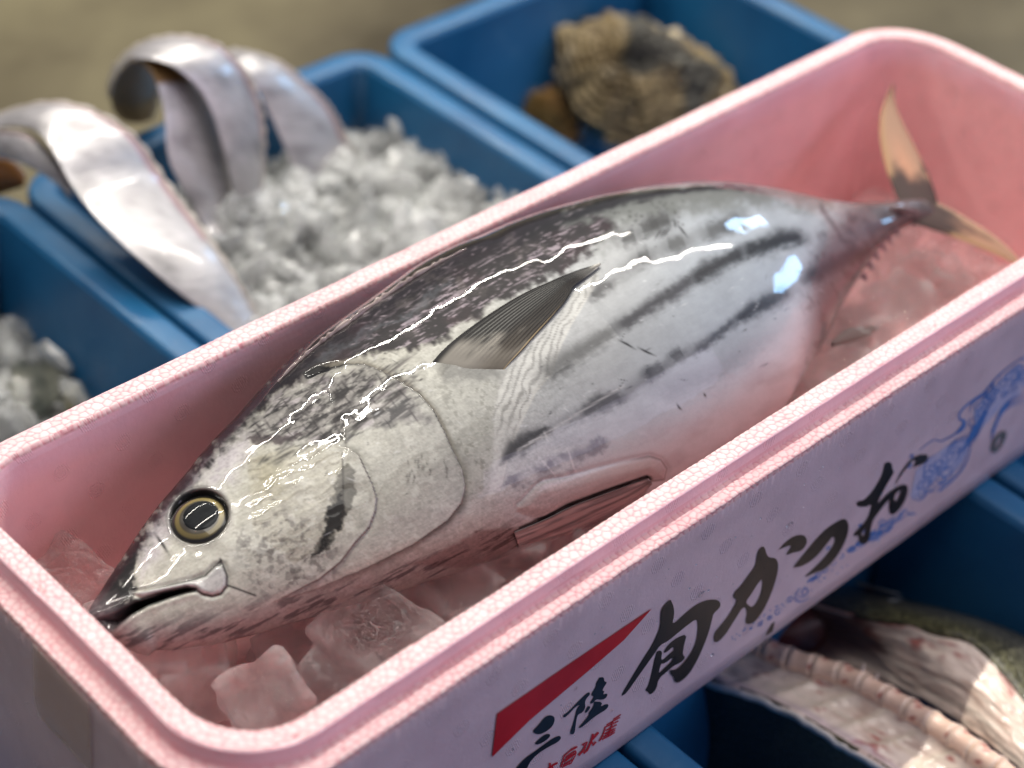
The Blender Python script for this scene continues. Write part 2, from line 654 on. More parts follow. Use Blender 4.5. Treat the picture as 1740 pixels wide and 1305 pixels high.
flat_poly("printed_character", [
    K2([(635, 288), (600, 305), (572, 370), (562, 480), (480, 590), (410, 690), (345, 750), (330, 808), (382, 825), (290, 980), (210, 1080), (135, 1170), (145, 1275), (240, 1200), (340, 1040), (440, 880), (475, 950), (450, 1055), (480, 1075), (540, 1060), (630, 950), (710, 780), (770, 600), (788, 500), (780, 430), (750, 402), (685, 398), (662, 350), (655, 310)]),
    K2([(618, 620), (628, 660), (600, 790), (550, 880), (510, 902), (490, 880), (455, 850), (520, 760), (580, 660)])],
    "black", label="second black brush character")
flat_poly("printed_character", [
    K2([(790, 322), (860, 245), (950, 180), (1045, 170), (1075, 215), (1070, 270), (1020, 335), (930, 350), (857, 382), (920, 290), (905, 275), (850, 295)])],
    "black", label="short separate dash stroke of the second character")
flat_poly("printed_character", [
    K2([(935, 500), (1000, 420), (1080, 320), (1180, 200), (1280, 100), (1400, 25), (1450, 8), (1485, 30), (1500, 110), (1470, 220), (1410, 340), (1330, 450), (1240, 530), (1160, 550), (1030, 610), (1120, 530), (1220, 430), (1310, 320), (1355, 240), (1352, 195), (1335, 185), (1270, 270), (1190, 370), (1110, 440), (1020, 490)])],
    "black", label="third black brush character, an open hook")


def K3(pts):
    return crop(1430, 750, 7.055, pts)


flat_poly("printed_character", [
    K3([(515, 270), (545, 245), (590, 252), (607, 290), (610, 340), (635, 362), (590, 440), (520, 560), (450, 700), (425, 755), (480, 700), (560, 620), (645, 560), (690, 535), (760, 513), (795, 535), (795, 620), (750, 740), (670, 850), (600, 885), (572, 850), (570, 760), (585, 685), (530, 740), (440, 860), (380, 940), (350, 1050), (348, 1130), (300, 1235), (210, 1225), (205, 1115), (150, 1145), (142, 1110), (200, 1050), (280, 970), (330, 880), (360, 745), (310, 785), (200, 785), (172, 755), (200, 715), (270, 705), (350, 620), (430, 500), (490, 390)]),
    K3([(718, 578), (690, 590), (650, 630), (635, 680), (640, 725), (665, 715), (700, 650)]),
    K3([(285, 1040), (240, 1100), (245, 1140), (275, 1120)])],
    "black", label="fourth black brush character with two loops")
flat_poly("printed_character", [
    K3([(820, 240), (880, 185), (950, 158), (1030, 158), (1040, 190), (1010, 250), (940, 285), (880, 300), (850, 335), (905, 235), (880, 222), (840, 240), (780, 320), (700, 430), (655, 525), (645, 520), (700, 400), (770, 300)])],
    "black", label="dot stroke of the fourth character with a thin tail")
flat_poly("print_mark", [[(1311, 1060), (1317, 1056), (1313, 1073), (1301, 1081)]], "black", label="small black quadrilateral registration mark", sharp=True)


def K4(pts):
    return crop(860, 1130, 7.25, pts)


flat_poly("small_printed_character", [K4([(340, 800), (400, 740), (470, 650), (530, 615), (590, 630), (603, 680), (570, 760), (480, 830), (400, 860), (335, 835)])], "navy")
flat_poly("small_printed_character", [K4([(360, 960), (420, 900), (490, 850), (545, 850), (540, 885), (480, 940), (400, 980), (362, 980)])], "navy")
flat_poly("small_printed_character", [K4([(120, 1280), (230, 1150), (350, 1070), (470, 980), (580, 900), (665, 865), (683, 900), (640, 950), (520, 1010), (380, 1100), (290, 1200), (255, 1290)])], "navy")
flat_poly("small_printed_character", [K4([(700, 625), (780, 565), (880, 460), (970, 370), (1020, 330), (1040, 360), (990, 410), (970, 460), (980, 520), (940, 590), (890, 605), (870, 650), (855, 760), (845, 840), (810, 862), (790, 840), (820, 740), (850, 640), (870, 540), (920, 480), (850, 520), (770, 610), (715, 655)])], "navy")
flat_poly("small_printed_character", [K4([(1150, 155), (1205, 148), (1210, 205), (1248, 210), (1200, 280), (1185, 320), (1215, 318), (1190, 370), (1235, 350), (1255, 365), (1220, 420), (1160, 430), (1110, 420), (1060, 480), (1030, 470), (1090, 385), (1040, 375), (1110, 260), (1105, 230)])], "navy")
flat_poly("small_printed_character", [K4([(1085, 450), (1190, 455), (1160, 520), (1230, 478), (1268, 490), (1240, 545), (1130, 610), (1060, 660), (980, 730), (910, 782), (895, 770), (960, 700), (1030, 610), (1010, 600), (1080, 510)])], "navy")
flat_poly("small_printed_character", [K4([(1010, 505), (1045, 515), (1000, 585), (965, 590)])], "navy")


def red_stroke(pts, w_):
    P = np.array(crop(860, 1130, 7.25, pts))
    T = np.gradient(P, axis=0)
    T /= np.linalg.norm(T, axis=1, keepdims=True)
    Nn = np.stack([-T[:, 1], T[:, 0]], 1)
    return [tuple(p) for p in P + Nn * w_ / 14.5] + [tuple(p) for p in (P - Nn * w_ / 14.5)[::-1]]


def stroke_char(strokes, colour, w_, label=None):
    bm = bmesh.new()
    for k, s in enumerate(strokes):
        o = red_stroke(s, w_)
        n = len(o) // 2
        vs_ = [bm.verts.new(p) for p in on_face(np.array(o), .00045 + .00004 * k)]
        for i in range(n - 1):
            bm.faces.new((vs_[i], vs_[i + 1], vs_[2 * n - 2 - i], vs_[2 * n - 1 - i]))
    bmesh.ops.recalc_face_normals(bm, faces=bm.faces[:])
    me = bpy.data.meshes.new("red_printed_character")
    bm.to_mesh(me)
    bm.free()
    me.materials.append(ink[colour])
    o = bpy.data.objects.new("red_printed_character", me)
    COL.objects.link(o)
    o.parent = box
    if label:
        o["label"] = label


# red company line: four small slanted characters
stroke_char([[(500, 1300), (570, 1240), (635, 1205)], [(540, 1205), (545, 1300)], [(570, 1250), (590, 1320)]], "red", 22)
stroke_char([[(800, 1045), (830, 1025), (880, 1003)], [(715, 1120), (790, 1058), (875, 1012)], [(715, 1120), (695, 1200), (672, 1262)], [(735, 1140), (800, 1095), (860, 1055)], [(725, 1170), (800, 1115), (865, 1085)], [(710, 1200), (790, 1140), (870, 1078)], [(700, 1238), (760, 1200), (830, 1160)], [(860, 1060), (850, 1120), (800, 1210), (770, 1225)], [(690, 1262), (740, 1235), (790, 1205)]], "red", 15)
stroke_char([[(1075, 850), (1050, 940), (1000, 1050), (955, 1088)], [(940, 990), (1000, 945), (960, 1040), (895, 1115)], [(1060, 920), (1140, 830)], [(1050, 935), (1075, 990), (1105, 945)]], "red", 26)
stroke_char([[(1320, 670), (1370, 640), (1415, 610)], [(1240, 740), (1320, 690), (1405, 645)], [(1215, 770), (1300, 730), (1385, 690)], [(1225, 765), (1195, 860), (1150, 940)], [(1230, 810), (1300, 770), (1365, 735)], [(1215, 850), (1280, 815), (1350, 780)], [(1200, 890), (1270, 845), (1345, 805)], [(1180, 920), (1260, 880), (1340, 830)], [(1320, 690), (1290, 790), (1255, 880)]], "red", 15)


# blue wave print: curling wave lines with spray dots
def wave_print():
    bm = bmesh.new()
    cnt = [0]

    def line(P, wpx, lift=.0003):
        P = np.asarray(P, float)
        cnt[0] += 1
        T = np.gradient(P, axis=0)
        T /= np.linalg.norm(T, axis=1, keepdims=True) + 1e-9
        Nn = np.stack([-T[:, 1], T[:, 0]], 1)
        taper = np.sin(np.linspace(.25, math.pi - .25, len(P)))[:, None]
        lft = lift - .00012 + .0000012 * (cnt[0] % 100)
        A = on_face(P + Nn * wpx * .5 * taper, lft)
        B = on_face(P - Nn * wpx * .5 * taper, lft)
        va = [bm.verts.new(p) for p in A]
        vb = [bm.verts.new(p) for p in B]
        for i in range(len(P) - 1):
            bm.faces.new((va[i], va[i + 1], vb[i + 1], vb[i]))

    # long contour lines traced from the print
    line(smooth_curve([(1562, 765), (1590, 744), (1596, 752), (1620, 740), (1635, 728), (1641, 716), (1628, 711), (1632, 698), (1650, 682), (1672, 668), (1680, 657), (1695, 640), (1715, 622), (1742, 604)], 60), 3.0)
    line(smooth_curve([(1629, 712), (1641, 716), (1634, 730), (1622, 738)], 16), 7)
    line(smooth_curve([(1648, 735), (1650, 762), (1640, 790), (1620, 815), (1595, 835), (1570, 852), (1545, 868)], 40), 3.5)
    line(smooth_curve([(1643, 752), (1638, 780), (1620, 800), (1598, 822), (1570, 842), (1552, 862)], 40), 2.5)
    for k in range(6):
        o = k * 6
        line(smooth_curve([(1690 - o * .6, 672 + o), (1676 - o * .7, 700 + o * .8), (1668 - o * .8, 726 + o * .8), (1655 - o, 752 + o * .9)], 24), 2.2)
    for k in range(4):
        o = k * 5
        line(smooth_curve([(1740, 668 + o), (1720 - o * .3, 674 + o), (1704 - o * .3, 690 + o), (1694 - o * .2, 712 + o), (1684, 735 + o)], 24), 2.4)
    # swirls: (centre, size, turns)
    r2 = random.Random(5)

    def swirl(cx, cy, s, ang, turns=1.7, wpx=2.2, squash=.62):
        t = np.linspace(.15, 1, 34)
        a = ang + t * turns * 2 * math.pi
        x, y = t * s * np.cos(a), t * s * np.sin(a) * squash
        ca, sa = math.cos(-.75), math.sin(-.75)
        line(np.stack([cx + x * ca - y * sa, cy + x * sa + y * ca], 1), wpx)
    for cx, cy, s in [(1575, 808, 16), (1592, 790, 17), (1612, 776, 16), (1628, 762, 14), (1588, 822, 13), (1604, 806, 13), (1566, 826, 12), (1560, 843, 10), (1664, 692, 15), (1676, 680, 12), (1660, 712, 12), (1672, 702, 10), (1690, 664, 12), (1702, 652, 13), (1716, 640, 13), (1730, 628, 14), (1742, 640, 12), (1722, 656, 10), (1708, 670, 9), (1640, 745, 9),
                      (1498, 888, 9), (1508, 897, 9), (1520, 884, 9), (1531, 880, 7), (1492, 903, 8), (1478, 914, 8), (1462, 925, 8), (1446, 934, 8), (1430, 944, 8), (1416, 955, 8), (1402, 968, 8), (1388, 978, 8), (1366, 1006, 13), (1342, 1018, 8), (1322, 1040, 9), (1308, 1050, 6), (1292, 1060, 6), (1276, 1068, 3.5), (1462, 893, 4), (1407, 931, 5), (1470, 902, 5), (1546, 792, 6), (1550, 775, 5)]:
        swirl(cx, cy, s, r2.uniform(0, 6.3), r2.uniform(1.3, 2.2), 2.0 if s > 10 else 1.7)
        if s > 9:
            for q in (1.28, 1.55):
                t = np.linspace(0, 1, 14)
                a0 = r2.uniform(0, 6.3)
                a = a0 + t * 2.2
                x, y = s * q * np.cos(a), s * q * .62 * np.sin(a)
                line(np.stack([cx + .73 * x + .68 * y, cy - .68 * x + .73 * y], 1), 1.8)
    # brush dabs under the characters
    for _ in range(70):
        t = r2.random()
        cx = 1375 + t * 175
        cy = 985 - t * 118 + r2.uniform(-9, 9)
        a = -.62 + r2.uniform(-.5, .5)
        l = r2.uniform(4, 11)
        line(np.array([(cx - l * math.cos(a), cy - l * math.sin(a)), (cx, cy + r2.uniform(-1.5, 1.5)), (cx + l * math.cos(a), cy + l * math.sin(a))]), r2.uniform(1.5, 4))
    for _ in range(46):
        t = r2.random()
        cx = 1238 + t * 215
        cy = 1092 - t * 140 + r2.uniform(-16, 4) * (.4 + t * .6)
        line(np.array([(cx - 1.3, cy), (cx, cy + .4), (cx + 1.3, cy)]), 2.4)
    me = bpy.data.meshes.new("blue_wave_print")
    bm.to_mesh(me)
    bm.free()
    me.materials.append(ink["blue"])
    o = bpy.data.objects.new("blue_wave_print", me)
    COL.objects.link(o)
    o.parent = box


wave_print()
flat_poly("pale_wave_wash", [[(1556, 800), (1585, 775), (1618, 752), (1645, 742), (1646, 765), (1630, 795), (1600, 820), (1565, 845), (1545, 850), (1552, 820)]], "pale_blue", .00012)
flat_poly("pale_wave_wash", [[(1655, 700), (1680, 668), (1710, 632), (1742, 612), (1742, 668), (1712, 680), (1690, 705), (1668, 728), (1655, 725)]], "pale_blue", .00012)
flat_poly("pale_wave_wash", [[(1392, 975), (1440, 935), (1490, 895), (1535, 878), (1540, 886), (1500, 915), (1450, 945), (1405, 978)]], "pale_blue", .00012)
flat_poly("emblem_print", [[(1684, 765), (1687, 748), (1698, 735), (1710, 730), (1711, 742), (1703, 758), (1692, 772)], [(1691, 760), (1694, 750), (1702, 741), (1703, 748), (1698, 757)]], "grey", label="small oval grey emblem beside the waves")

# water drops on the lettered face
m_drop, nt, b = new_mat("water_drop")
setp(b, Base_Color=(1, 1, 1, 1), Roughness=.02, IOR=1.33, Transmission_Weight=1.0)


def drops():
    r4 = random.Random(21)
    pts = [((1191, 1010), .0016), ((1204, 1004), .0007), ((1344, 890), .0013), ((1597, 815), .0009), ((1211, 1113), .0010), ((978, 1170), .0010), ((1039, 1207), .0009), ((871, 1274), .0009), ((1259, 1121), .0008), ((1196, 1006), .0006), ((1338, 894), .0006), ((1614, 748), .0007)]
    for _ in range(70):
        x = r4.uniform(870, 1720)
        pts.append(((x, np.interp(x, [860, 1740], [1130, 560]) + r4.uniform(8, 210)), r4.uniform(.00025, .0006)))
    VV, FF = [], []
    bm = bmesh.new()
    bmesh.ops.create_icosphere(bm, subdivisions=2, radius=1)
    iv = np.array([v.co[:] for v in bm.verts])
    fv = np.array([[v.index for v in f.verts] for f in bm.faces])
    bm.free()
    for px, r in pts:
        c = on_face(np.array([px]), .0003)[0]
        if c[2] < -BH + .004 or c[2] > -LIP - .004:
            continue
        VV.append(c + iv * np.array([r, r * .55, r * 1.15]))
        FF.append(fv + len(iv) * (len(VV) - 1))
    o = mesh_obj("water_spray", np.vstack(VV), np.vstack(FF), m_drop, box)
    o["kind"] = "stuff"


drops()

# clear tape on the left end
m_tape, nt, b = new_mat("clear_tape")
setp(b, Base_Color=(.70, .56, .50, 1), Roughness=.22, Alpha=.35, Specular_IOR_Level=.6)
n = noise_node(nt, 60)
bump(nt, b, n.outputs["Fac"], .5, .001)
XT = -(RIDGE + LEDGE) + .0012 - .0007


def tape():
    A = crop(0, 1030, 4.746, [(262, 300), (268, 480), (275, 740), (310, 880), (420, 1000), (540, 1100), (620, 1200), (700, 1305), (740, 1320), (735, 1000), (722, 790), (600, 660), (450, 500), (340, 380)])
    P = at_x(A, XT)
    bm = bmesh.new()
    vs_ = [bm.verts.new((XT + .0008 * (1 - (p[1] / .1) ** 2) - .0010, p[1], min(p[2], -LIP - .0005))) for p in P]
    bm.faces.new(vs_)
    bmesh.ops.triangulate(bm, faces=bm.faces[:])
    me = bpy.data.meshes.new("tape_strip")
    bm.to_mesh(me)
    bm.free()
    me.materials.append(m_tape)
    o = bpy.data.objects.new("tape_strip", me)
    COL.objects.link(o)
    o.parent = box
    sm = o.modifiers.new("t", "SOLIDIFY")
    sm.thickness = .0002


tape()

# ------------------------------------------------------------------ the bonito
fish = empty("bonito", (.30, .015, -.05))
tag(fish, "whole striped bonito with a golden eye lying on ice in the pink box", "fish")
TOP = [(148, 1046), (152, 1033), (175, 999), (191, 971), (223, 925), (251, 882), (285, 838), (322, 797), (345, 767), (377, 732), (414, 694), (450, 652), (490, 612), (530, 575), (561, 552), (598, 527), (630, 506), (676, 473), (731, 437), (791, 409), (820, 399), (880, 372), (951, 349), (1035, 326), (1148, 309), (1238, 307), (1328, 320), (1387, 335), (1453, 346), (1507, 342), (1560, 338)]
BOT = [(160, 1057), (184, 1076), (209, 1101), (225, 1114), (299, 1105), (400, 1089), (514, 1054), (629, 1022), (744, 985), (900, 934), (1031, 884), (1120, 845), (1200, 800), (1290, 737), (1340, 685), (1368, 635), (1397, 590), (1430, 520), (1466, 460), (1501, 415), (1537, 388), (1567, 382), (1590, 384)]
ROLL = math.radians(12)
NL = np.array([0, -math.sin(ROLL), math.cos(ROLL)])   # left flank, faces up
DD = np.array([0, math.cos(ROLL), math.sin(ROLL)])    # dorsal direction
EY = np.array([0, .779, .628])
VY = np.array([0, -.628, .779])


def zref(s):
    return np.interp(s, [0, .15, .3, .45, .62, .7], [-.062, -.052, -.043, -.044, -.052, -.055])


def outline(pts):
    z = np.full(len(pts), -.05)
    for _ in range(12):
        d = rays(pts)
        nn = VY
        p0 = np.stack([0 * z, 0 * z, z], 1)
        t = ((p0 - CP) @ nn) / (d @ nn)
        P = CP + d * t[:, None]
        z = zref(P[:, 0])
    return P[:, 0], P[:, 1] * EY[1] + (P[:, 2] - z) * EY[2]


def ratio(s):
    return np.interp(s, [0, .02, .06, .12, .2, .35, .45, .52, .57, .6, .65], [.55, .55, .58, .64, .70, .76, .74, .68, .70, .85, .9])


st, tt_ = outline(TOP)
sb, tb_ = outline(BOT)
S0, S1 = min(st[0], sb[0]) + .0006, .622
KS = np.concatenate([np.linspace(S0, .06, 8)[:-1], np.linspace(.06, S1, 30)])
o1, o2 = np.argsort(st), np.argsort(sb)
KT, KB = np.interp(KS, st[o1], tt_[o1]), np.interp(KS, sb[o2], tb_[o2])
gap = np.maximum(KT - KB, .003)
KT, KB = (KT + KB) / 2 + gap / 2, (KT + KB) / 2 - gap / 2


def spl(x, xp, fp):
    """smooth interpolation (Catmull-Rom)"""
    m = np.gradient(fp, xp)
    i = np.clip(np.searchsorted(xp, x) - 1, 0, len(xp) - 2)
    h = xp[i + 1] - xp[i]
    t = np.clip((x - xp[i]) / h, 0, 1)
    return (2 * t**3 - 3 * t**2 + 1) * fp[i] + (t**3 - 2 * t**2 + t) * h * m[i] + (-2 * t**3 + 3 * t**2) * fp[i + 1] + (t**3 - t**2) * h * m[i + 1]


def fish_sections(s, KT, KB):
    T, B = spl(s, KS, KT), spl(s, KS, KB)
    c, h = (T + B) / 2, np.maximum((T - B) / 2, .0008)
    r = ratio(s)
    dl = math.acos(np.clip(NL @ VY, -1, 1))
    a = h / np.sqrt(math.cos(dl)**2 + (r * math.sin(dl))**2)
    C = np.stack([s, c * EY[1], c * EY[2] + zref(s)], 1)
    return C, a, a * r


def fish_points(s, th, KT, KB):
    C, a, b_ = fish_sections(s, KT, KB)
    ct, sn_ = np.cos(th), np.sin(th)
    ex = np.interp(s, [0, .1, .3], [.92, .96, 1.0])[:, None]
    ctp = np.sign(ct) * np.abs(ct)[None, :] ** ex
    snp = np.sign(sn_) * np.abs(sn_)[None, :] ** ex
    return C[:, None, :] + a[:, None, None] * ctp[..., None] * DD + b_[:, None, None] * snp[..., None] * NL


# fit the sections until the silhouette in the survey matches the outlines
def fit_silhouette(KT, KB):
    s = np.concatenate([np.linspace(S0, .05, 30)[:-1], np.linspace(.05, S1, 200)])
    th = np.linspace(0, 2 * math.pi, 90, endpoint=False)
    tgtT = smooth_curve(TOP[1:-1], 90, 1)
    tgtB = smooth_curve(BOT[1:-1], 90, 1)
    for it in range(26):
        P = fish_points(s, th, KT, KB)
        q = to_photo(P.reshape(-1, 3))
        for tgt, sgn, arr in ((tgtT, 1, "T"), (tgtB, -1, "B")):
            T = np.gradient(tgt, axis=0)
            T /= np.linalg.norm(T, axis=1, keepdims=True)
            Nn = np.stack([T[:, 1], -T[:, 0]], 1) * sgn   # outward (up-left for top)
            sk, rk = [], []
            for i in range(len(tgt)):
                d = q - tgt[i]
                m = np.abs(d @ T[i]) < 7
                if not m.any():
                    continue
                pr = np.where(m, d @ Nn[i], -1e9)
                j = int(np.argmax(pr))
                if pr[j] > 400 or pr[j] < -200:
                    continue
                sk.append(s[j // len(th)])
                rk.append(pr[j])
            sk, rk = np.array(sk), np.array(rk)
            kern = np.exp(-((KS[:, None] - sk[None]) / np.where(KS < .06, .006, .016)[:, None])**2)
            corr = (kern @ rk) / (kern.sum(1) + .05) * .00028 * .55
            if arr == "T":
                KT = KT - corr
            else:
                KB = KB + corr
            gap = np.maximum(KT - KB, .002)
            mid = (KT + KB) / 2
            KT, KB = mid + gap / 2, mid - gap / 2
    return KT, KB, np.abs(rk).mean()


KT, KB, _err = fit_silhouette(KT, KB)
print("silhouette residual px", _err)

NS, NT_ = 1250, 560
s_ = S0 + (S1 - S0) * np.linspace(0, 1, NS)**1.0
vis_n = int(NT_ * .72)
th_ = np.radians(np.concatenate([np.linspace(-42, 212, vis_n, endpoint=False), np.linspace(212, 318, NT_ - vis_n, endpoint=False)]))
FP = fish_points(s_, th_, KT, KB)
# taper the very tip to a point, and the tail end
du_ = np.gradient(FP, axis=0)
dv_ = np.roll(FP, -1, 1) - np.roll(FP, 1, 1)
FN = np.cross(dv_, du_)
FN /= np.linalg.norm(FN, axis=2, keepdims=True) + 1e-12
ctr = fish_sections(s_, KT, KB)[0]
if np.sum((FP - ctr[:, None]) * FN) < 0:
    FN = -FN
q = to_photo(FP.reshape(-1, 3))
PX, PY = q[:, 0], q[:, 1]
FPf, FNf = FP.reshape(-1, 3).copy(), FN.reshape(-1, 3)
facing = np.sum((CP - FPf) * FNf, 1) / np.linalg.norm(CP - FPf, axis=1)
VIS = facing > -.12
TH = np.tile(th_, NS)
SS = np.repeat(s_, NT_)

vx, vy = PX[VIS], PY[VIS]
GILL = [(523, 638), (545, 628), (569, 622), (619, 621), (651, 634), (681, 650), (711, 670), (737, 700), (755, 735), (769, 767), (785, 799), (790, 828), (782, 856), (760, 884), (700, 925), (620, 965), (540, 1000), (450, 1030)]
PREO = [(570, 757), (590, 762), (610, 774), (622, 801), (633, 824), (640, 848), (637, 870), (626, 897), (602, 923), (578, 954), (542, 983), (481, 1015), (450, 1030)]
HEADPOLY = GILL + [(300, 1200), (100, 1200), (100, 800), (400, 600)]
PREPOLY = PREO + [(300, 1100), (200, 900), (400, 760)]
MAX = [(228, 1008), (262, 1001), (320, 988), (349, 979), (366, 962), (378, 960), (385, 979), (384, 996), (375, 1008), (361, 1012), (346, 1009), (329, 1000), (312, 1000), (280, 1006), (240, 1014)]
MOUTH = [(156, 1054), (190, 1042), (230, 1022), (275, 1008), (318, 999), (333, 1002), (318, 1006), (285, 1016), (250, 1029), (222, 1045), (204, 1060), (188, 1074), (172, 1066)]
EYE_C, EYE_RX = (338, 877), 50

disp = np.zeros(len(vx))
dh, th1 = seg_dist(vx, vy, GILL)
inh = inside(vx, vy, HEADPOLY)
fade = sstep(.0, .06, th1) * sstep(1.0, .72, th1)
disp += np.where(inh, .0017 * np.exp(-dh / 55), -.0012 * np.exp(-dh / 14)) * fade
dp, tp1 = seg_dist(vx, vy, PREO)
inp = inside(vx, vy, PREPOLY)
fadep = sstep(.0, .08, tp1) * sstep(1.0, .8, tp1)
disp += np.where(inp, .0008 * np.exp(-dp / 30), -.0005 * np.exp(-dp / 9)) * fadep
dm = sdf(vx, vy, MAX)
disp += .0011 * sstep(3, -7, dm) - .0006 * np.exp(-((dm - 3) / 3.5)**2)
dmo = sdf(vx, vy, MOUTH)
disp -= .0075 * sstep(1.0, -9, dmo)
disp += .0006 * np.exp(-((dmo - 7) / 6)**2)
# eye socket
ux, uy = .89, -.45
ex_ = (vx - EYE_C[0]) * ux + (vy - EYE_C[1]) * uy
ey_ = -(vx - EYE_C[0]) * uy + (vy - EYE_C[1]) * ux
er = np.hypot(ex_ / 52, ey_ / 46)
disp -= .0040 * sstep(1.02, .90, er)
disp += .0003 * np.exp(-((er - 1.08) / .12)**2)
# slot behind the nape, waviness of wet skin, corselet ridges
dsl, _ = seg_dist(vx, vy, [(526, 636), (545, 628), (575, 623)])
disp -= .0016 * np.exp(-(dsl / 7)**2)
lx, ly = vx * .88 - vy * .47, vx * .47 + vy * .88
wav = fbm(lx / 46, ly / 30, None, 2, 31) * .00018 + fbm(lx / 15, ly / 11, None, 2, 37) * .000024
wav *= 1 - .65 * sstep(1.15, .8, er)
wav *= np.interp(lx, [-200, 150, 300, 700], [1.0, .85, .55, .42])
disp += wav
# cheek: fine grooves
chk = inside(vx, vy, [(420, 780), (520, 752), (580, 770), (585, 900), (500, 960), (430, 900)])
disp += np.where(chk, np.sin((vx * .42 + vy * .9) / 2.6 + fbm(vx / 30, vy / 30, None, 2, 5) * 2.2) * .00005, 0)
# fold over the pelvic fin
FOLD_U = [(851, 834), (883, 831), (917, 820), (964, 812), (1015, 797), (1062, 785), (1104, 776), (1123, 782), (1133, 797), (1129, 815)]
FOLD_L = [(883, 897), (927, 878), (964, 858), (1001, 844), (1050, 826), (1099, 809), (1104, 814)]
FOLD = FOLD_U + [(1104, 818)] + FOLD_L[::-1] + [(850, 905)]
df_ = sdf(vx, vy, FOLD) + 40 * sstep(930, 850, vx)
disp += .0013 * sstep(4, -18, df_) - .0005 * np.exp(-((df_ - 3) / 4)**2)

# ---- colours of the skin (pigment, with a few reflections and highlights painted in)
h = lambda *c: lin(*c)


def mixc(C, col, m):
    m = np.clip(m, 0, 1)[:, None]
    return C * (1 - m) + np.asarray(col) * m


NA = fbm(vx / 28, vy / 28, None, 5, 1)
NB = fbm(vx / 9, vy / 9, None, 4, 2)
NST = fbm(lx / 46, ly / 7, None, 4, 3)       # streaks along the body
NSF = fbm(lx / 13, ly / 2.6, None, 3, 4)
wx, wy = vx + NA * 9 + NB * 3, vy + NB * 4 + fbm(vx / 20, vy / 20, None, 3, 9) * 8
dt, _ = seg_dist(vx, vy, TOP)
db_, _ = seg_dist(vx, vy, BOT)

C = np.ones((len(vx), 3)) * h(176, 176, 174)
silver = np.ones(len(vx)) * .55
# front half creamier, rear bluer
C = mixc(C, h(186, 181, 164), sstep(1000, 640, vx))
C = mixc(C, h(172, 178, 184), sstep(1000, 1250, vx))
# back behind the pectoral: pale grey-green
back = [(1020, 420), (1060, 380), (1120, 365), (1300, 345), (1420, 360), (1420, 330), (1240, 300), (1000, 320), (900, 360), (930, 420)]
C = mixc(C, h(138, 141, 134), sstep(18, -18, sdf(wx, wy, back)))
# dark back
DARK = [(380, 740), (440, 690), (480, 662), (530, 640), (580, 616), (620, 606), (665, 600), (700, 596), (735, 584), (775, 560), (810, 536), (860, 508), (905, 484), (945, 467), (985, 448), (1012, 420), (1030, 400), (1052, 384), (1036, 372), (1010, 370), (975, 380), (948, 384), (965, 366), (1040, 346), (1100, 330), (1050, 326), (1000, 300), (800, 380), (600, 500), (400, 700)]
dd = sdf(wx, wy, DARK)
md = sstep(7, -9, dd)
dk = np.ones((len(vx), 3)) * h(62, 50, 56)
dk = mixc(dk, h(86, 52, 62), sstep(-.1, .8, fbm(vx / 60, vy / 50, None, 3, 12)))
dk = mixc(dk, h(46, 56, 56), sstep(18, 4, dt) * sstep(650, 760, vx) * .9)
fleck = sstep(.22, .8, NST * .55 + .9 * fbm(lx / 30, ly / 2.8, None, 4, 44) + .2 * NB)
band = np.exp(-((sdf(vx, vy, [(640, 590), (760, 500), (900, 420), (1000, 375), (1010, 390), (900, 450), (780, 530), (660, 600)])).clip(0) / 22)**2)
dk = mixc(dk, h(190, 172, 180), fleck * (.12 + .70 * band))
dk = mixc(dk, h(128, 118, 112), sstep(.1, .7, fbm(lx / 22, ly / 18, None, 4, 15)) * .45 * sstep(-2, -30, dd))
dk = dk * .84
C = C * (1 - md[:, None]) + dk * md[:, None]
silver = silver * (1 - md * .6)
# pale grey reflection painted as a streak along the shoulder
dg, _ = seg_dist(wx, wy, [(500, 640), (580, 585), (640, 560), (690, 540), (760, 480)])
C = mixc(C, h(112, 116, 122), np.exp(-(dg / 7)**2) * .55 * sstep(500, 560, vx))
# dark top stripe running to the tail
d1, t1 = seg_dist(wx * .3 + vx * .7, wy * .3 + vy * .7, [(900, 395), (960, 372), (1050, 344), (1150, 324), (1235, 318), (1330, 330)])
C = mixc(C, h(44, 44, 46), np.exp(-(d1 / np.interp(t1, [0, .4, 1], [12, 7, 2.5]))**2) * sstep(1, .8, t1))
d1, t1 = seg_dist(vx, vy, [(985, 365), (1030, 340), (1075, 318)])
C = mixc(C, h(50, 52, 54), np.exp(-(d1 / 3)**2) * .8)
# dark line of the nape: thin dark edge along the head's top
hd = sstep(34, 13, dt + NB * 5) * sstep(700, 480, vx)
C = mixc(C, h(48, 38, 44), hd)
C = mixc(C, h(58, 46, 52), sstep(34, 12, dt + NA * 8) * sstep(480, 560, vx) * sstep(960, 860, vx))
# snout
SN = [(140, 1060), (150, 1020), (223, 910), (258, 868), (262, 880), (240, 915), (230, 945), (226, 985), (232, 1006), (214, 1030), (186, 1044), (158, 1058)]
ds = sdf(vx + NB * 4, vy + NB * 3, SN)
C = mixc(C, h(38, 33, 35), sstep(3, -3, ds))
C = mixc(C, h(92, 86, 86), sstep(.25, .7, fbm(lx / 20, ly / 5, None, 3, 55)) * .3 * (ds < -3))  # grey highlight streaks painted over the dark snout
silver = np.where(ds < 0, .1, silver)
# lilac-white forehead
C = mixc(C, h(196, 184, 190), sstep(10, -25, sdf(wx, wy, [(262, 890), (300, 840), (360, 770), (420, 720), (430, 770), (400, 830), (330, 830), (280, 950), (235, 985), (235, 930)])) * .75)
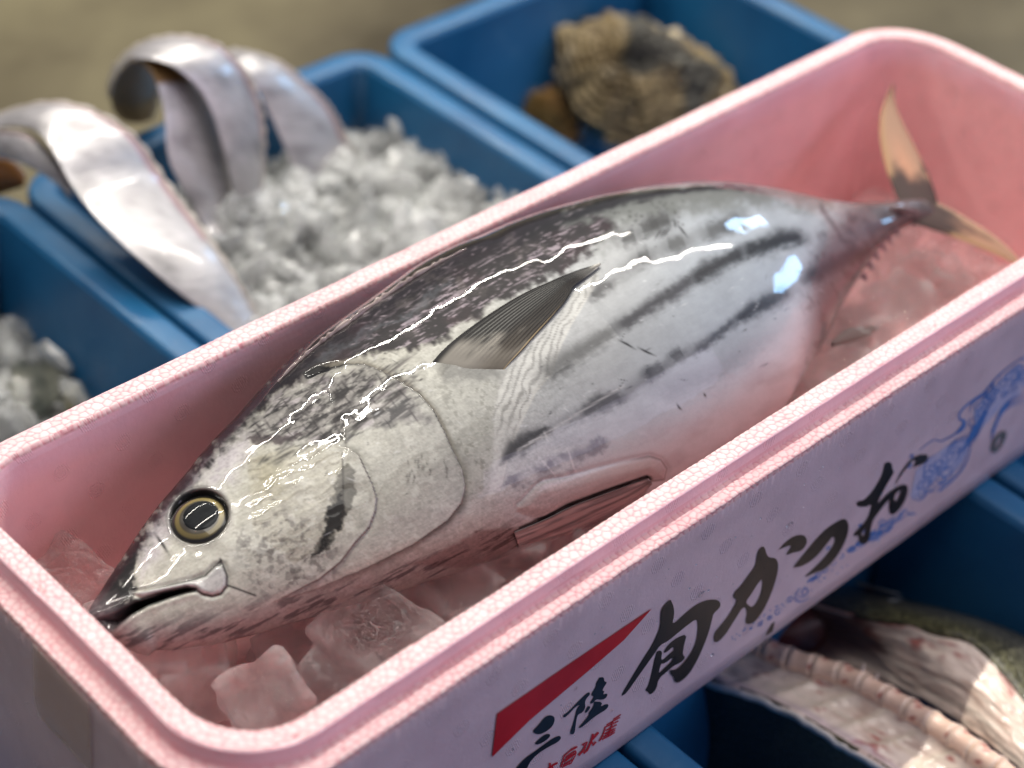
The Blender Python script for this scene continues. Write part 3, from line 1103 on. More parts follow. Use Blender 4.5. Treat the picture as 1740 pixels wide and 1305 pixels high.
# head top: scratched greys
HT = [(405, 745), (450, 690), (520, 640), (620, 626), (690, 668), (735, 720), (700, 720), (640, 722), (560, 748), (470, 760)]
mh = sstep(10, -14, sdf(wx, wy, HT))
C = mixc(C, h(142, 132, 132), mh * .6)
C = mixc(C, h(70, 64, 66), mh * sstep(.05, .6, NST + NB * .5) * .8)
C = mixc(C, h(190, 176, 178), mh * sstep(.2, .8, fbm(lx / 30, ly / 9, None, 4, 77)) * .6)
# purple-brown wedge over the cheek
C = mixc(C, h(98, 78, 84), sstep(4, -5, sdf(wx, wy, [(408, 752), (430, 736), (452, 728), (450, 738), (500, 738), (540, 734), (500, 750), (460, 757)])) * .85)
# cheek: cream with fine hatch, then mottled
C = mixc(C, h(190, 182, 158), np.where(chk, .55, 0))
hat = np.sin((vx * .42 + vy * .9) / 2.6 + fbm(vx / 30, vy / 30, None, 2, 5) * 2.2 + .8)
C = mixc(C, h(142, 132, 112), np.where(chk, sstep(.2, 1, hat) * sstep(-.5, .5, NA) * .6, 0))
C = mixc(C, h(172, 160, 112), np.exp(-((vx - 455)**2 + (vy - 810)**2 * .5) / 900) * .5)
mot = sstep(15, -25, sdf(vx, vy, [(400, 900), (470, 860), (560, 890), (590, 960), (540, 1010), (440, 1020), (390, 960)]))
C = mixc(C, h(116, 106, 98), mot * sstep(.05, .9, NB + .35 * NA) * .6)
C = mixc(C, h(108, 98, 92), mot * sstep(.35, .6, fbm(vx / 14, vy / 14, None, 3, 41)) * .4)
C = mixc(C, h(120, 110, 104), sstep(.25, .8, NB * .8 + NA * .5) * sstep(1000, 800, vx) * .22 * (1 - md))
C = mixc(C, h(204, 200, 186), sstep(.2, .8, fbm(vx / 16, vy / 16, None, 4, 91)) * sstep(900, 700, vx) * .4 * (1 - md))
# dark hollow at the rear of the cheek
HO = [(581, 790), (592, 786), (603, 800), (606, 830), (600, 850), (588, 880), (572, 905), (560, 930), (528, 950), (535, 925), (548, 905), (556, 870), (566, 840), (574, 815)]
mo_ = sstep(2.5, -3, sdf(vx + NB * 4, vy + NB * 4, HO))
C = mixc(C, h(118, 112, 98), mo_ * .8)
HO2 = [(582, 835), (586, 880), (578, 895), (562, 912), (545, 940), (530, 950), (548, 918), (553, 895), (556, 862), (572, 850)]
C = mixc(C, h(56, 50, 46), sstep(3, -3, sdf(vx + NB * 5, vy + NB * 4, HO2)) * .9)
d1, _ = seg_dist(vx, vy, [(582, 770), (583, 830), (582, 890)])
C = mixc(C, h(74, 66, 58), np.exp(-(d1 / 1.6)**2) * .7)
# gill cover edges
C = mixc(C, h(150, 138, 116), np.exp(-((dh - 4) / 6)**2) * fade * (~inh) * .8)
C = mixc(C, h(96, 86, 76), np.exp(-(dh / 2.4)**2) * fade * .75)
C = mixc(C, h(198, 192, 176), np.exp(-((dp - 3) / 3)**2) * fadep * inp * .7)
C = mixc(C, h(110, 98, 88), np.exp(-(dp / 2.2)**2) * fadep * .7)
d1, _ = seg_dist(vx, vy, [(522, 636), (540, 628), (556, 626)])
C = mixc(C, h(12, 11, 12), sstep(8, 5, d1 + NB))
d1, t1 = seg_dist(vx, vy, [(556, 626), (590, 620), (640, 626)])
C = mixc(C, h(40, 38, 38), np.exp(-(d1 / 4)**2) * (1 - t1) * .9)
# maxilla and mouth
C = mixc(C, h(190, 186, 182), sstep(1, -3, dm) * .85)
C = mixc(C, h(40, 34, 36), np.exp(-((dm - 1) / 1.9)**2) * sstep(235, 300, vx) * .95)
C = mixc(C, h(12, 8, 9), sstep(2, -1.5, dmo))
C = mixc(C, h(46, 20, 20), sstep(-6, -12, dmo) * .4)
C = mixc(C, h(28, 24, 26), np.exp(-((dmo - 1.5) / 2.0)**2) * .9)
for ln, wd in (([(378, 960), (374, 950)], 2), ([(385, 994), (402, 1000), (418, 1006), (434, 1012)], 1.8), ([(366, 962), (376, 952)], 1.6)):
    d1, _ = seg_dist(vx, vy, ln)
    C = mixc(C, h(60, 50, 52), np.exp(-(d1 / wd)**2) * .9)
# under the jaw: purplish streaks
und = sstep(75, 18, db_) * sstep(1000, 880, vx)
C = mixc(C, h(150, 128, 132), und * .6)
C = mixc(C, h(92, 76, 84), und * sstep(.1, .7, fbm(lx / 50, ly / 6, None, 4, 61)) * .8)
# corselet behind the gill cover
cor = sstep(20, -20, sdf(vx, vy, [(720, 640), (790, 640), (860, 640), (880, 690), (850, 780), (830, 850), (790, 840), (770, 740)]))
C = mixc(C, h(178, 174, 158), cor * .7)
C = mixc(C, h(132, 128, 112), cor * sstep(.2, .8, NB + .3 * NA) * .5)
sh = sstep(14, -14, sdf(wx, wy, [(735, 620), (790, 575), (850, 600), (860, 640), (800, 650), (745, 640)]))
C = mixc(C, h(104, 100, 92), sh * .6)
# white scaled patch under the fin
SP = [(838, 705), (852, 640), (880, 608), (915, 570), (950, 535), (975, 495), (1000, 470), (1018, 460), (1016, 476), (991, 516), (969, 552), (954, 582), (936, 635), (908, 668), (885, 716), (862, 770), (850, 830), (830, 850), (838, 780)]
sp = sstep(5, -6, sdf(vx, vy, SP))
C = mixc(C, h(196, 192, 182), sp * .85)
rib = np.sin((vx * .90 + vy * .35) / 1.9 + NA * 2.0 + fbm(vx / 40, vy / 40, None, 2, 8) * 3)
C = mixc(C, h(146, 142, 134), sp * sstep(.0, 1, rib) * .65 * sstep(760, 700, vy))
d1, _ = seg_dist(vx, vy, [(1016, 476), (991, 516), (969, 552), (954, 582), (936, 635), (908, 668), (885, 716), (862, 775), (850, 832)])
C = mixc(C, h(204, 198, 186), np.exp(-(d1 / 1.8)**2) * .8)
# belly stripes
jit = NB * 3.5 + NSF * 2.0


def stripe(pts, w0, col, k, t0=1, t1_=1):
    global C
    d, t = seg_dist(vx, vy + jit, pts)
    ww = np.interp(t, np.linspace(0, 1, len(w0)), w0) * 1.7
    C = mixc(C, col, np.exp(-(d / ww)**2.4) * k * np.interp(t, [0, .10, .90, 1], [t0 * .45 + .0, 1, 1, t1_ * .45]))


stripe([(1368, 404), (1329, 405), (1299, 418), (1264, 427)], [7, 10, 9, 8], h(36, 38, 44), .93)
stripe([(1264, 427), (1230, 445), (1202, 459), (1175, 475)], [8, 8, 11, 6], h(52, 50, 56), .9)
stripe([(1180, 472), (1142, 498), (1110, 517), (1076, 540), (1046, 558)], [7, 8, 8, 7, 7], h(84, 80, 86), .85)
stripe([(1046, 558), (1000, 588), (960, 612), (920, 640)], [7, 9, 11, 10], h(98, 96, 94), .8)
stripe([(1475, 428), (1449, 435), (1405, 455), (1368, 475)], [6, 9, 10, 7], h(64, 56, 66), .88)
stripe([(1345, 492), (1308, 512), (1276, 528), (1248, 547)], [8, 9, 8, 5], h(70, 74, 86), .9)
stripe([(1248, 547), (1207, 577), (1180, 600)], [5, 5, 4], h(92, 96, 108), .85)
for a, b2 in (((1160, 598), (1140, 610)), ((1128, 622), (1100, 638)), ((1108, 636), (1096, 632))):
    stripe([a, b2], [5, 6], h(80, 82, 90), .85)
stripe([(1060, 676), (1020, 684), (988, 700)], [5, 9, 5], h(66, 64, 64), .9)
stripe([(937, 728), (902, 743), (873, 762), (853, 788)], [3, 8, 10, 3], h(84, 84, 84), .9)
stripe([(1041, 481), (1023, 489), (1005, 507)], [5, 7, 4], h(92, 88, 88), .8)
for pts in ([(1085, 440), (1105, 434)], [(1135, 418), (1165, 410)], [(1102, 382), (1140, 372)], [(1055, 408), (1080, 400)], [(1200, 396), (1240, 382), (1262, 370)], [(1090, 392), (1120, 380)]):
    stripe(pts, [9, 9], h(86, 86, 84), .8)
stripe([(1200, 580), (1130, 622), (1057, 674), (991, 702), (937, 728)], [6, 7, 8, 7, 6], h(132, 132, 136), .55)
stripe([(1010, 500), (1092, 438), (1152, 413), (1240, 382)], [8, 9, 9, 8], h(120, 120, 120), .4)
stripe([(1110, 668), (1200, 640), (1290, 590), (1370, 545)], [10, 12, 12, 8], h(150, 150, 158), .45)
# purplish patch near the belly
PB = [(844, 834), (872, 808), (905, 792), (935, 776), (1000, 752), (1030, 745), (1028, 760), (975, 790), (962, 806), (915, 820), (883, 830)]
C = mixc(C, h(124, 120, 130), sstep(6, -6, sdf(wx, wy, PB)) * sstep(.9, -.4, NA) * .85)
d1, _ = seg_dist(wx, vy, [(860, 800), (920, 770), (990, 758)])
C = mixc(C, h(182, 180, 172), np.exp(-(d1 / 7)**2) * .7)
for ln in ([(915, 775), (945, 810)], [(965, 762), (975, 795)], [(900, 752), (935, 738)], [(925, 735), (930, 748)], [(880, 765), (1060, 655)]):
    d1, _ = seg_dist(vx, vy, ln)
    C = mixc(C, h(196, 192, 186), np.exp(-(d1 / 2)**2) * .6)
# belly: soft pinkish mist
bel = sstep(130, 30, db_ + NA * 14) * sstep(820, 980, vx)
C = mixc(C, h(214, 208, 214), bel * .8)
C = mixc(C, h(160, 138, 142), bel * sstep(.0, .9, fbm(lx / 70, ly / 30, None, 3, 71)) * .3)
# fold and pelvic region
C = mixc(C, h(178, 160, 156), sstep(4, -7, df_) * .7)
C = mixc(C, h(120, 90, 86), np.exp(-((df_ - .5) / 2.2)**2) * .6 * sstep(1050, 1110, vx))
PR = FOLD_L + [(1100, 835), (1090, 850), (1030, 886), (900, 936), (780, 965), (700, 960), (820, 900)]
pr_ = sstep(4, -4, sdf(wx, vy, PR))
C = mixc(C, h(150, 122, 120), pr_ * .8)
C = mixc(C, h(84, 56, 58), pr_ * sstep(.0, .7, fbm(lx / 60, ly / 5, None, 4, 81)) * .8)
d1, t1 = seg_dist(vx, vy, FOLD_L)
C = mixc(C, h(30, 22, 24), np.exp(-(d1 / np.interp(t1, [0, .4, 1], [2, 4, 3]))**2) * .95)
# tail stalk: muted brown-purple
tl_ = sstep(1375, 1450, vx + (vy - 380) * .8 + NSF * 6) * sstep(1345, 1405, vx)
C = mixc(C, h(104, 88, 92), tl_ * .9)
C = mixc(C, h(84, 68, 74), tl_ * sstep(.0, .7, fbm(lx / 9, ly / 16, None, 3, 85)) * .6)
d1, _ = seg_dist(wx, wy, [(1397, 352), (1420, 392), (1446, 418)])
C = mixc(C, h(66, 54, 58), np.exp(-(d1 / 5)**2) * .6)
silver = silver * (1 - tl_ * .7)
stripe([(1478, 426), (1449, 435), (1405, 455), (1372, 474)], [6, 8, 9, 6], h(56, 48, 58), .85)
stripe([(1452, 505), (1425, 520), (1408, 545)], [5, 8, 6], h(92, 78, 86), .7)
# scratches and flecks
r3 = random.Random(11)


def scratch(x, y, a, l, wd, col, k):
    global C
    p = [(x, y), (x + math.cos(a) * l * .5 + r3.uniform(-1, 1), y + math.sin(a) * l * .5 + r3.uniform(-1, 1)), (x + math.cos(a) * l, y + math.sin(a) * l)]
    xs, ys = [c[0] for c in p], [c[1] for c in p]
    m = np.nonzero((vx > min(xs) - 6) & (vx < max(xs) + 6) & (vy > min(ys) - 6) & (vy < max(ys) + 6))[0]
    if len(m) == 0:
        return
    d, t = seg_dist(vx[m], vy[m], p)
    C[m] = mixc(C[m], col, np.exp(-(d / wd)**2) * k * np.sin(np.clip(t, .08, .92) * math.pi))


for _ in range(150):
    t = r3.random()
    scratch(430 + t * 280 + r3.uniform(-30, 30), 735 - t * 60 + r3.uniform(-60, 26), r3.choice([-.6, -.5, -.75, -.3, .9]) + r3.uniform(-.2, .2), r3.uniform(8, 34), r3.uniform(.8, 2.0), h(76, 66, 70), r3.uniform(.4, .85))
for _ in range(110):
    t = r3.random()
    scratch(640 + t * 380 + r3.uniform(-30, 10), 600 - t * 180 + r3.uniform(-90, 10), -.5 + r3.uniform(-.35, .35), r3.uniform(8, 40), r3.uniform(.8, 1.8), h(34, 26, 30), r3.uniform(.4, .8))
for _ in range(160):
    t = r3.random()
    scratch(620 + t * 400 + r3.uniform(-40, 10), 590 - t * 180 + r3.uniform(-70, 20), -.45 + r3.uniform(-.4, .4), r3.uniform(4, 18), r3.uniform(.8, 1.6), h(176, 160, 166), r3.uniform(.3, .7))
for _ in range(170):
    x = r3.uniform(430, 1480)
    y0_ = np.interp(x, [430, 600, 900, 1200, 1480], [760, 600, 420, 340, 360])
    scratch(x, y0_ + r3.uniform(10, 300), -.5 + r3.gauss(0, .5), r3.uniform(4, 22), r3.uniform(.7, 1.3), h(70, 66, 70) if r3.random() < .6 else h(214, 212, 212), r3.uniform(.25, .6))
for _ in range(120):
    t = r3.random()
    scratch(440 + t * 250 + r3.uniform(-30, 30), 745 - t * 90 + r3.uniform(-40, 60), r3.choice([-.55, -.65, -.8, -.45]) + r3.uniform(-.15, .15), r3.uniform(14, 60), r3.uniform(1.2, 3.2), h(52, 46, 50), r3.uniform(.35, .75))
for _ in range(26):
    scratch(r3.uniform(690, 760), r3.uniform(770, 815), r3.uniform(1.2, 2.0), r3.uniform(5, 14), 1.4, h(84, 76, 70), .5)
for _ in range(60):
    x = r3.uniform(1030, 1160)
    scratch(x, 340 + r3.uniform(0, 44), 0, r3.uniform(1.5, 3), r3.uniform(1.2, 2.4), h(88, 84, 82), .8)
for x, y, a, l in ((1050, 577, .5, 34), (1084, 590, .45, 34), (1150, 686, .9, 14), (1196, 668, 1.1, 8), (1146, 372, 1.5, 14), (1150, 380, .9, 30), (1076, 347, -.25, 36), (1140, 385, 2.2, 24), (1126, 388, 2.2, 24), (1134, 386, 2.2, 24)):
    scratch(x, y, a, l, 1.7, h(56, 50, 52), .95)
scratch(262, 905, .97, 46, 2.4, h(30, 26, 28), 1.0)
for x, y in ((352, 790), (358, 785), (350, 796)):
    scratch(x, y, -.8, 8, 5, h(40, 34, 36), .9)
for x, y, l in ((640, 700, 60), (650, 640, 70), (690, 690, 40), (610, 700, 70)):
    scratch(x, y, r3.choice([-.6, .95]), l, 1.8, h(96, 80, 84), .8)
# eye surround
C = mixc(C, h(128, 120, 116), np.exp(-((er - 1.06) / .05)**2) * .6)
C = mixc(C, h(20, 18, 18), sstep(1.02, .97, er))
# fine pepper
pep = fbm(vx / 3.2, vy / 3.2, None, 2, 101)
sm_f = sstep(1050, 900, vx)
C *= (1 + (.015 + .055 * sm_f) * pep + (.02 + .04 * sm_f) * NB + (.02 + .05 * sm_f) * NSF + .05 * NA)[:, None]
LM = C.mean(1, keepdims=True)
keep = np.clip(md * .9 + pr_ + sstep(2, -5, df_) * .8 + tl_ * .5, 0, 1)[:, None]
C = LM + (C - LM) * (.72 + .25 * keep)
C *= np.array([.972, 1.0, 1.022])
C *= np.clip(LM / .40, .05, 1.25) ** .50 * .67

# hidden side in the plain pattern of the species
CH = np.ones((len(PX), 3)) * h(172, 172, 172)
dvn = np.cos(TH)
CH = mixc(CH, h(50, 46, 54), sstep(.35, .65, dvn))
for c0 in (-.35, -.55, -.75):
    CH = mixc(CH, h(88, 86, 90), np.exp(-((dvn - c0) / .045)**2) * sstep(.2, .26, SS))
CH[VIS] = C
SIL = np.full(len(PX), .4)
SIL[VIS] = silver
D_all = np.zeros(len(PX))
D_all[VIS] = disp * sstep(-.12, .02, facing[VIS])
FPd = FPf + FNf * D_all[:, None]
# open the notch between the jaws by drawing its skin back
nidx = np.nonzero(VIS)[0]
m_skin, nt, b = new_mat("wet_fish_skin")
a = nd(nt, "ShaderNodeAttribute", attribute_name="tint")
a2 = nd(nt, "ShaderNodeAttribute", attribute_name="silver")
nt.links.new(a.outputs["Color"], b.inputs["Base Color"])
ms = nd(nt, "ShaderNodeMath", operation="MULTIPLY")
ms.inputs[1].default_value = .30
nt.links.new(a2.outputs["Fac"], ms.inputs[0])
nt.links.new(ms.outputs[0], b.inputs["Metallic"])
setp(b, Roughness=.48, Specular_IOR_Level=.22, Coat_Weight=1.0, Coat_Roughness=.010, Coat_IOR=1.33)
nn_ = noise_node(nt, 900, 3)
nb_ = bump(nt, b, nn_.outputs["Fac"], .22, .0003)
nw = noise_node(nt, 210, 3, .5)
bc = nd(nt, "ShaderNodeBump")
bc.inputs["Strength"].default_value = .035
bc.inputs["Distance"].default_value = .0004
nt.links.new(nw.outputs["Fac"], bc.inputs["Height"])
nt.links.new(bc.outputs[0], b.inputs["Coat Normal"])

Vf = np.vstack([FPd, FPd.reshape(NS, NT_, 3)[0].mean(0)[None] - [.0008, 0, 0], FPd.reshape(NS, NT_, 3)[-1].mean(0)[None]])
Fq = grid_faces(NS, NT_, wrap_v=True)
tri = np.concatenate([Fq[:, [0, 1, 2]], Fq[:, [0, 2, 3]]])
i = np.arange(NT_)
j = (i + 1) % NT_
tri = np.concatenate([tri, np.stack([i, j, np.full(NT_, NS * NT_)], 1), np.stack([(NS - 1) * NT_ + j, (NS - 1) * NT_ + i, np.full(NT_, NS * NT_ + 1)], 1)])
# orientation
tv = Vf[tri[:2000:7]]
fnn = np.cross(tv[:, 1] - tv[:, 0], tv[:, 2] - tv[:, 0])
if np.sum(fnn * FNf[tri[:2000:7, 0]]) < 0:
    tri = tri[:, ::-1]
cols = np.vstack([CH, CH[:1], CH[-1:]])
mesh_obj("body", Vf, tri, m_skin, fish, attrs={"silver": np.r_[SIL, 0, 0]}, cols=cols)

# coarse copy of the body surface for laying fins onto it
st_ = 7
gi = np.arange(0, NS, st_)
gj = np.arange(0, NT_, st_)
cv = FPf.reshape(NS, NT_, 3)[gi][:, gj].reshape(-1, 3)
BVH = BVHTree.FromPolygons([Vector(v) for v in cv], [tuple(int(k) for k in f) for f in grid_faces(len(gi), len(gj), wrap_v=True)])


def on_fish(pts, lift=0.0):
    """photo points measured onto the fish's skin"""
    out, nor = [], []
    for d in rays(pts):
        hit = BVH.ray_cast(Vector(CP), Vector(d).normalized())
        if hit[0] is None:
            hit = BVH.find_nearest(Vector(CP + d * 1.0))
            hit = BVH.find_nearest(Vector(CP) + Vector(d).normalized() * (hit[0] - Vector(CP)).dot(Vector(d).normalized()))
        nv = np.array(hit[1])
        if nv @ (CP - np.array(hit[0])) < 0:
            nv = -nv
        out.append(np.array(hit[0]))
        nor.append(nv)
    out, nor = np.array(out), np.array(nor)
    lift = np.asarray(lift, float)
    return out + nor * (lift[:, None] if lift.ndim else lift), nor


# --- eye
ep, en = on_fish([EYE_C])
ep, en = ep[0], en[0]
en = (en * .75 + NL * .25)
en /= np.linalg.norm(en)
exv = np.array([1., 0, 0]) - en * en[0]
exv /= np.linalg.norm(exv)
eyv = np.cross(en, exv)
ER = .0143


def disc_dome(R, height, nr, na, z0):
    V, rr_ = [], []
    for k in range(nr + 1):
        r = k / nr
        for a in range(na):
            an = 2 * math.pi * a / na
            V.append(ep + en * (z0 + height * math.sqrt(max(0, 1 - (r * .97)**2))) + exv * R * r * math.cos(an) + eyv * R * r * math.sin(an) * .97)
            rr_.append(r)
    return np.array(V), np.array(rr_), grid_faces(nr + 1, na, wrap_v=True)


V, rr_, Fe = disc_dome(ER, .0056, 30, 64, -.0052)
an = np.tile(np.linspace(0, 2 * math.pi, 64, endpoint=False), 31)
ce = np.ones((len(V), 3)) * h(18, 17, 17)
gold = sstep(.64, .70, rr_) * sstep(.86, .80, rr_)
ce = mixc(ce, h(128, 114, 66), gold * (.75 + .25 * np.sin(an * 1 + .6)))
ce = mixc(ce, h(90, 76, 40), sstep(.72, .62, rr_) * gold * .7)
ce = mixc(ce, h(70, 62, 44), np.exp(-((rr_ - .955) / .02)**2) * .5)
ce = mixc(ce, h(62, 56, 44), sstep(.54, .6, rr_) * sstep(.7, .62, rr_) * .8)
ce = mixc(ce, h(48, 44, 36), sstep(.62, .5, rr_) * .7)
m_eye = tint_mat("fish_eye", .3, Metallic=.2, Coat_Weight=1.0, Coat_Roughness=.005)
if np.dot(np.cross(V[Fe[70][1]] - V[Fe[70][0]], V[Fe[70][2]] - V[Fe[70][0]]), en) < 0:
    Fe = Fe[:, ::-1]
eye = mesh_obj("eye", V, Fe, m_eye, fish, cols=ce)
V = []
for k in range(13):
    r = .62 * k / 12
    for a_ in range(48):
        an_ = 2 * math.pi * a_ / 48
        V.append(ep + en * (-.0052 + .0056 * math.sqrt(1 - (r * .97)**2) + .00016 * (1 if k < 12 else -1)) + exv * ER * r * math.cos(an_) + eyv * ER * r * math.sin(an_) * .97)
V = np.array(V) + exv * .0006
Fe2 = grid_faces(13, 48, wrap_v=True)
if np.dot(np.cross(V[Fe2[60][1]] - V[Fe2[60][0]], V[Fe2[60][2]] - V[Fe2[60][0]]), en) < 0:
    Fe2 = Fe2[:, ::-1]
m_pup = simple_mat("pupil_black", (.004, .005, .006), (.012, .014, .016), 200, .4, Coat_Weight=.55, Coat_Roughness=.005, Coat_IOR=1.33, Specular_IOR_Level=.05)
mesh_obj("pupil", V, Fe2, m_pup, eye)

# --- pectoral fin
m_fin = tint_mat("fin_membrane", .55, Specular_IOR_Level=.12)
UP = smooth_curve([(728, 622), (754, 595), (792, 564), (842, 529), (893, 499), (943, 478), (981, 463), (1019, 452)], 90)
LOW = smooth_curve([(852, 632), (860, 622), (880, 602), (905, 574), (943, 534), (966, 506), (972, 490), (994, 474), (1019, 453)], 90)
NV = 120
gu, gv = np.meshgrid(np.linspace(0, 1, 90), np.linspace(0, 1, NV), indexing="ij")
# rays fan out from the fin's root: base line first, then the tip
root = smooth_curve([(728, 622), (760, 628), (800, 634), (852, 634)], NV)
grid = UP[:, None] * (1 - gv[..., None]) + LOW[:, None] * gv[..., None]
grid = grid + (root - (UP[0] * (1 - gv[0][:, None]) + LOW[0] * gv[0][:, None]))[None] * (1 - gu[..., None])**3
rayp = np.sin(gv * math.pi * 2 * 15)
lift = (.0010 + .0016 * np.sin(np.clip(gu, 0, 1) * math.pi * .8) * (.4 + .6 * gv) + rayp * .00012 * sstep(.0, .3, gu) + fbm(gu * 6, gv * 4, None, 2, 3) * .0002) * sstep(-.02, .14, gu) - .0006 * sstep(.05, .0, gu)
Pf, _ = on_fish(grid.reshape(-1, 2), lift.ravel())
cf = np.ones((Pf.shape[0], 3)) * h(40, 39, 38)
g_u, g_v, g_r = gu.ravel(), gv.ravel(), rayp.ravel()
cf = mixc(cf, h(112, 112, 108), sstep(.0, .95, g_r) * sstep(.05, .14, g_v) * sstep(.72, .38, g_v) * sstep(.98, .7, g_u) * sstep(.1, .3, g_u) * .72)
cf = mixc(cf, h(66, 60, 54), sstep(.3, .9, g_r) * sstep(.5, .7, g_v) * .6)
cf = mixc(cf, h(128, 124, 116), sstep(.36, .06, g_u - .04 * g_v + .14 * fbm(g_u * 8, g_v * 8, None, 3, 6)) * .95 * sstep(.03, .14, g_v))
cf = mixc(cf, h(150, 148, 142), sstep(.80, .97, g_u + .03 * g_r) * .8 * sstep(.02, .2, g_v))
cf = mixc(cf, h(34, 33, 34), sstep(.1, .0, g_v) * .9)
cf = mixc(cf, h(84, 78, 70), sstep(.45, .8, g_v) * sstep(.5, .1, g_u) * .7)
cf = mixc(cf, h(160, 142, 108), sstep(.975, .995, g_v) * sstep(.7, .3, g_u) * .8)
cf = mixc(cf, h(196, 192, 184), np.clip(sstep(.012, .0, g_v) * sstep(.2, .5, g_u) * .8 + sstep(.93, .99, g_u) * .7, 0, 1))
Fg = grid_faces(90, NV)
if np.dot(np.cross(Pf[Fg[3000][1]] - Pf[Fg[3000][0]], Pf[Fg[3000][3]] - Pf[Fg[3000][0]]), CP - Pf[0]) < 0:
    Fg = Fg[:, ::-1]
pf = mesh_obj("pectoral_fin", Pf, Fg, m_fin, fish, cols=cf)
sm = pf.modifiers.new("t", "SOLIDIFY")
sm.thickness = .0006
sm.offset = -1

# --- pelvic fin lying under its fold
m_pel = tint_mat("pelvic_membrane", .35, Coat_Weight=.8, Coat_Roughness=.08)
A = smooth_curve([(872, 903), (927, 881), (964, 861), (1001, 847), (1050, 829), (1101, 811)], 70)
B = smooth_curve([(880, 930), (930, 915), (985, 897), (1040, 872), (1085, 846), (1106, 822)], 70)
gu, gv = np.meshgrid(np.linspace(0, 1, 70), np.linspace(0, 1, 30), indexing="ij")
grid = A[:, None] * (1 - gv[..., None]) + B[:, None] * gv[..., None]
rp = np.sin(gv * 30 + gu * 2)
Pp, _ = on_fish(grid.reshape(-1, 2), (.0006 + .0014 * np.sin(gv * math.pi) + rp * .00012).ravel())
cp = np.ones((len(Pp), 3)) * h(134, 112, 112)
stv = fbm(gu.ravel() * 3, gv.ravel() * 9, None, 4, 5)
cp = mixc(cp, h(60, 48, 54), sstep(-.1, .6, stv) * .75)
cp = mixc(cp, h(40, 28, 30), np.clip(sstep(.10, .0, gv.ravel()) + sstep(.92, 1, gu.ravel()), 0, 1) * .85)
cp = mixc(cp, h(50, 34, 36), np.exp(-((gv.ravel() - .35 - .3 * (1 - gu.ravel())) / .04)**2) * .7)
Fg = grid_faces(70, 30)
if np.dot(np.cross(Pp[Fg[900][1]] - Pp[Fg[900][0]], Pp[Fg[900][3]] - Pp[Fg[900][0]]), CP - Pp[0]) < 0:
    Fg = Fg[:, ::-1]
o = mesh_obj("pelvic_fin", Pp, Fg, m_pel, fish, cols=cp)
sm = o.modifiers.new("t", "SOLIDIFY")
sm.thickness = .0005
sm.offset = -1


# --- tail fin: two lobes in the fish's own upright plane
def plate(name, left, right, p0, nrm, colfn, thick, mat, parent, n=50, m=22, bend=None):
    A, B = smooth_curve(left, n), smooth_curve(right, n)
    gu, gv = np.meshgrid(np.linspace(0, 1, n), np.linspace(0, 1, m), indexing="ij")
    G = A[:, None] * (1 - gv[..., None]) + B[:, None] * gv[..., None]
    P = survey(G.reshape(-1, 2), p0, nrm)
    uu_, vv_ = gu.ravel(), gv.ravel()
    prof = np.sqrt(np.clip(1 - (2 * vv_ - 1)**2, 0, 1)) * (1 - .75 * uu_) * thick
    nrm = np.asarray(nrm, float) / np.linalg.norm(nrm)
    off = (bend(uu_, vv_) if bend else 0) * np.ones(len(P))
    ridge = np.sin(vv_ * 40) * thick * .06
    V = np.vstack([P + nrm * (off + prof + ridge)[:, None], P + nrm * (off - prof)[:, None]])
    F1 = grid_faces(n, m)
    F = np.concatenate([F1, F1[:, ::-1] + len(P)])
    c = colfn(uu_, vv_)
    return mesh_obj(name, V, F, mat, parent, cols=np.vstack([c, c]))


tailP = np.array([.612, .0, -.05])
TN = np.array([0.0, -.14, .985])


def tail_col(u_, v_):
    c = np.ones((len(u_), 3)) * h(140, 112, 94)
    c = mixc(c, h(168, 122, 98), np.exp(-((v_ - .45) / .25)**2) * sstep(.75, .3, u_) * .7)
    c = mixc(c, h(150, 118, 82), sstep(.3, .0, v_) * .7)
    n = fbm(u_ * 9, v_ * 4, None, 3, 7)
    c = mixc(c, h(48, 38, 40), sstep(.40, .20, u_ + n * .10) * .95)
    c = mixc(c, h(104, 82, 66), sstep(.8, 1, u_) * .7)
    return c


def tail_col2(u_, v_):
    c = tail_col(u_ * .8, v_)
    n = fbm(u_ * 8, v_ * 5, None, 3, 17)
    c = mixc(c, h(66, 54, 52), np.exp(-((v_ - .52) / .16)**2) * sstep(.85, .45, u_ + n * .12) * .9)
    return mixc(c, h(190, 162, 138), sstep(.78, .95, v_) * .6)


tail = empty("caudal_fin", (0, 0, 0))
tail.parent = fish
tail.location = Vector((.612, 0, -.05)) - fish.location
m_tail = tint_mat("tail_fin", .6, 300, .0006, Specular_IOR_Level=.15)
plate("upper_lobe", [(1532, 352), (1516, 320), (1501, 280), (1491, 240), (1490, 212), (1497, 186), (1508, 166)], [(1596, 352), (1590, 330), (1578, 300), (1560, 268), (1536, 232), (1514, 198), (1509, 168)], tailP, TN, tail_col, .0028, m_tail, tail, bend=lambda u_, v_: .012 * u_**2)
plate("lower_lobe", [(1548, 378), (1575, 388), (1610, 398), (1650, 412), (1690, 426), (1722, 438), (1738, 444)], [(1580, 338), (1606, 350), (1636, 366), (1668, 384), (1700, 404), (1726, 424), (1740, 441)], tailP, TN, tail_col2, .0026, m_tail, tail, bend=lambda u_, v_: -.004 * u_**2)
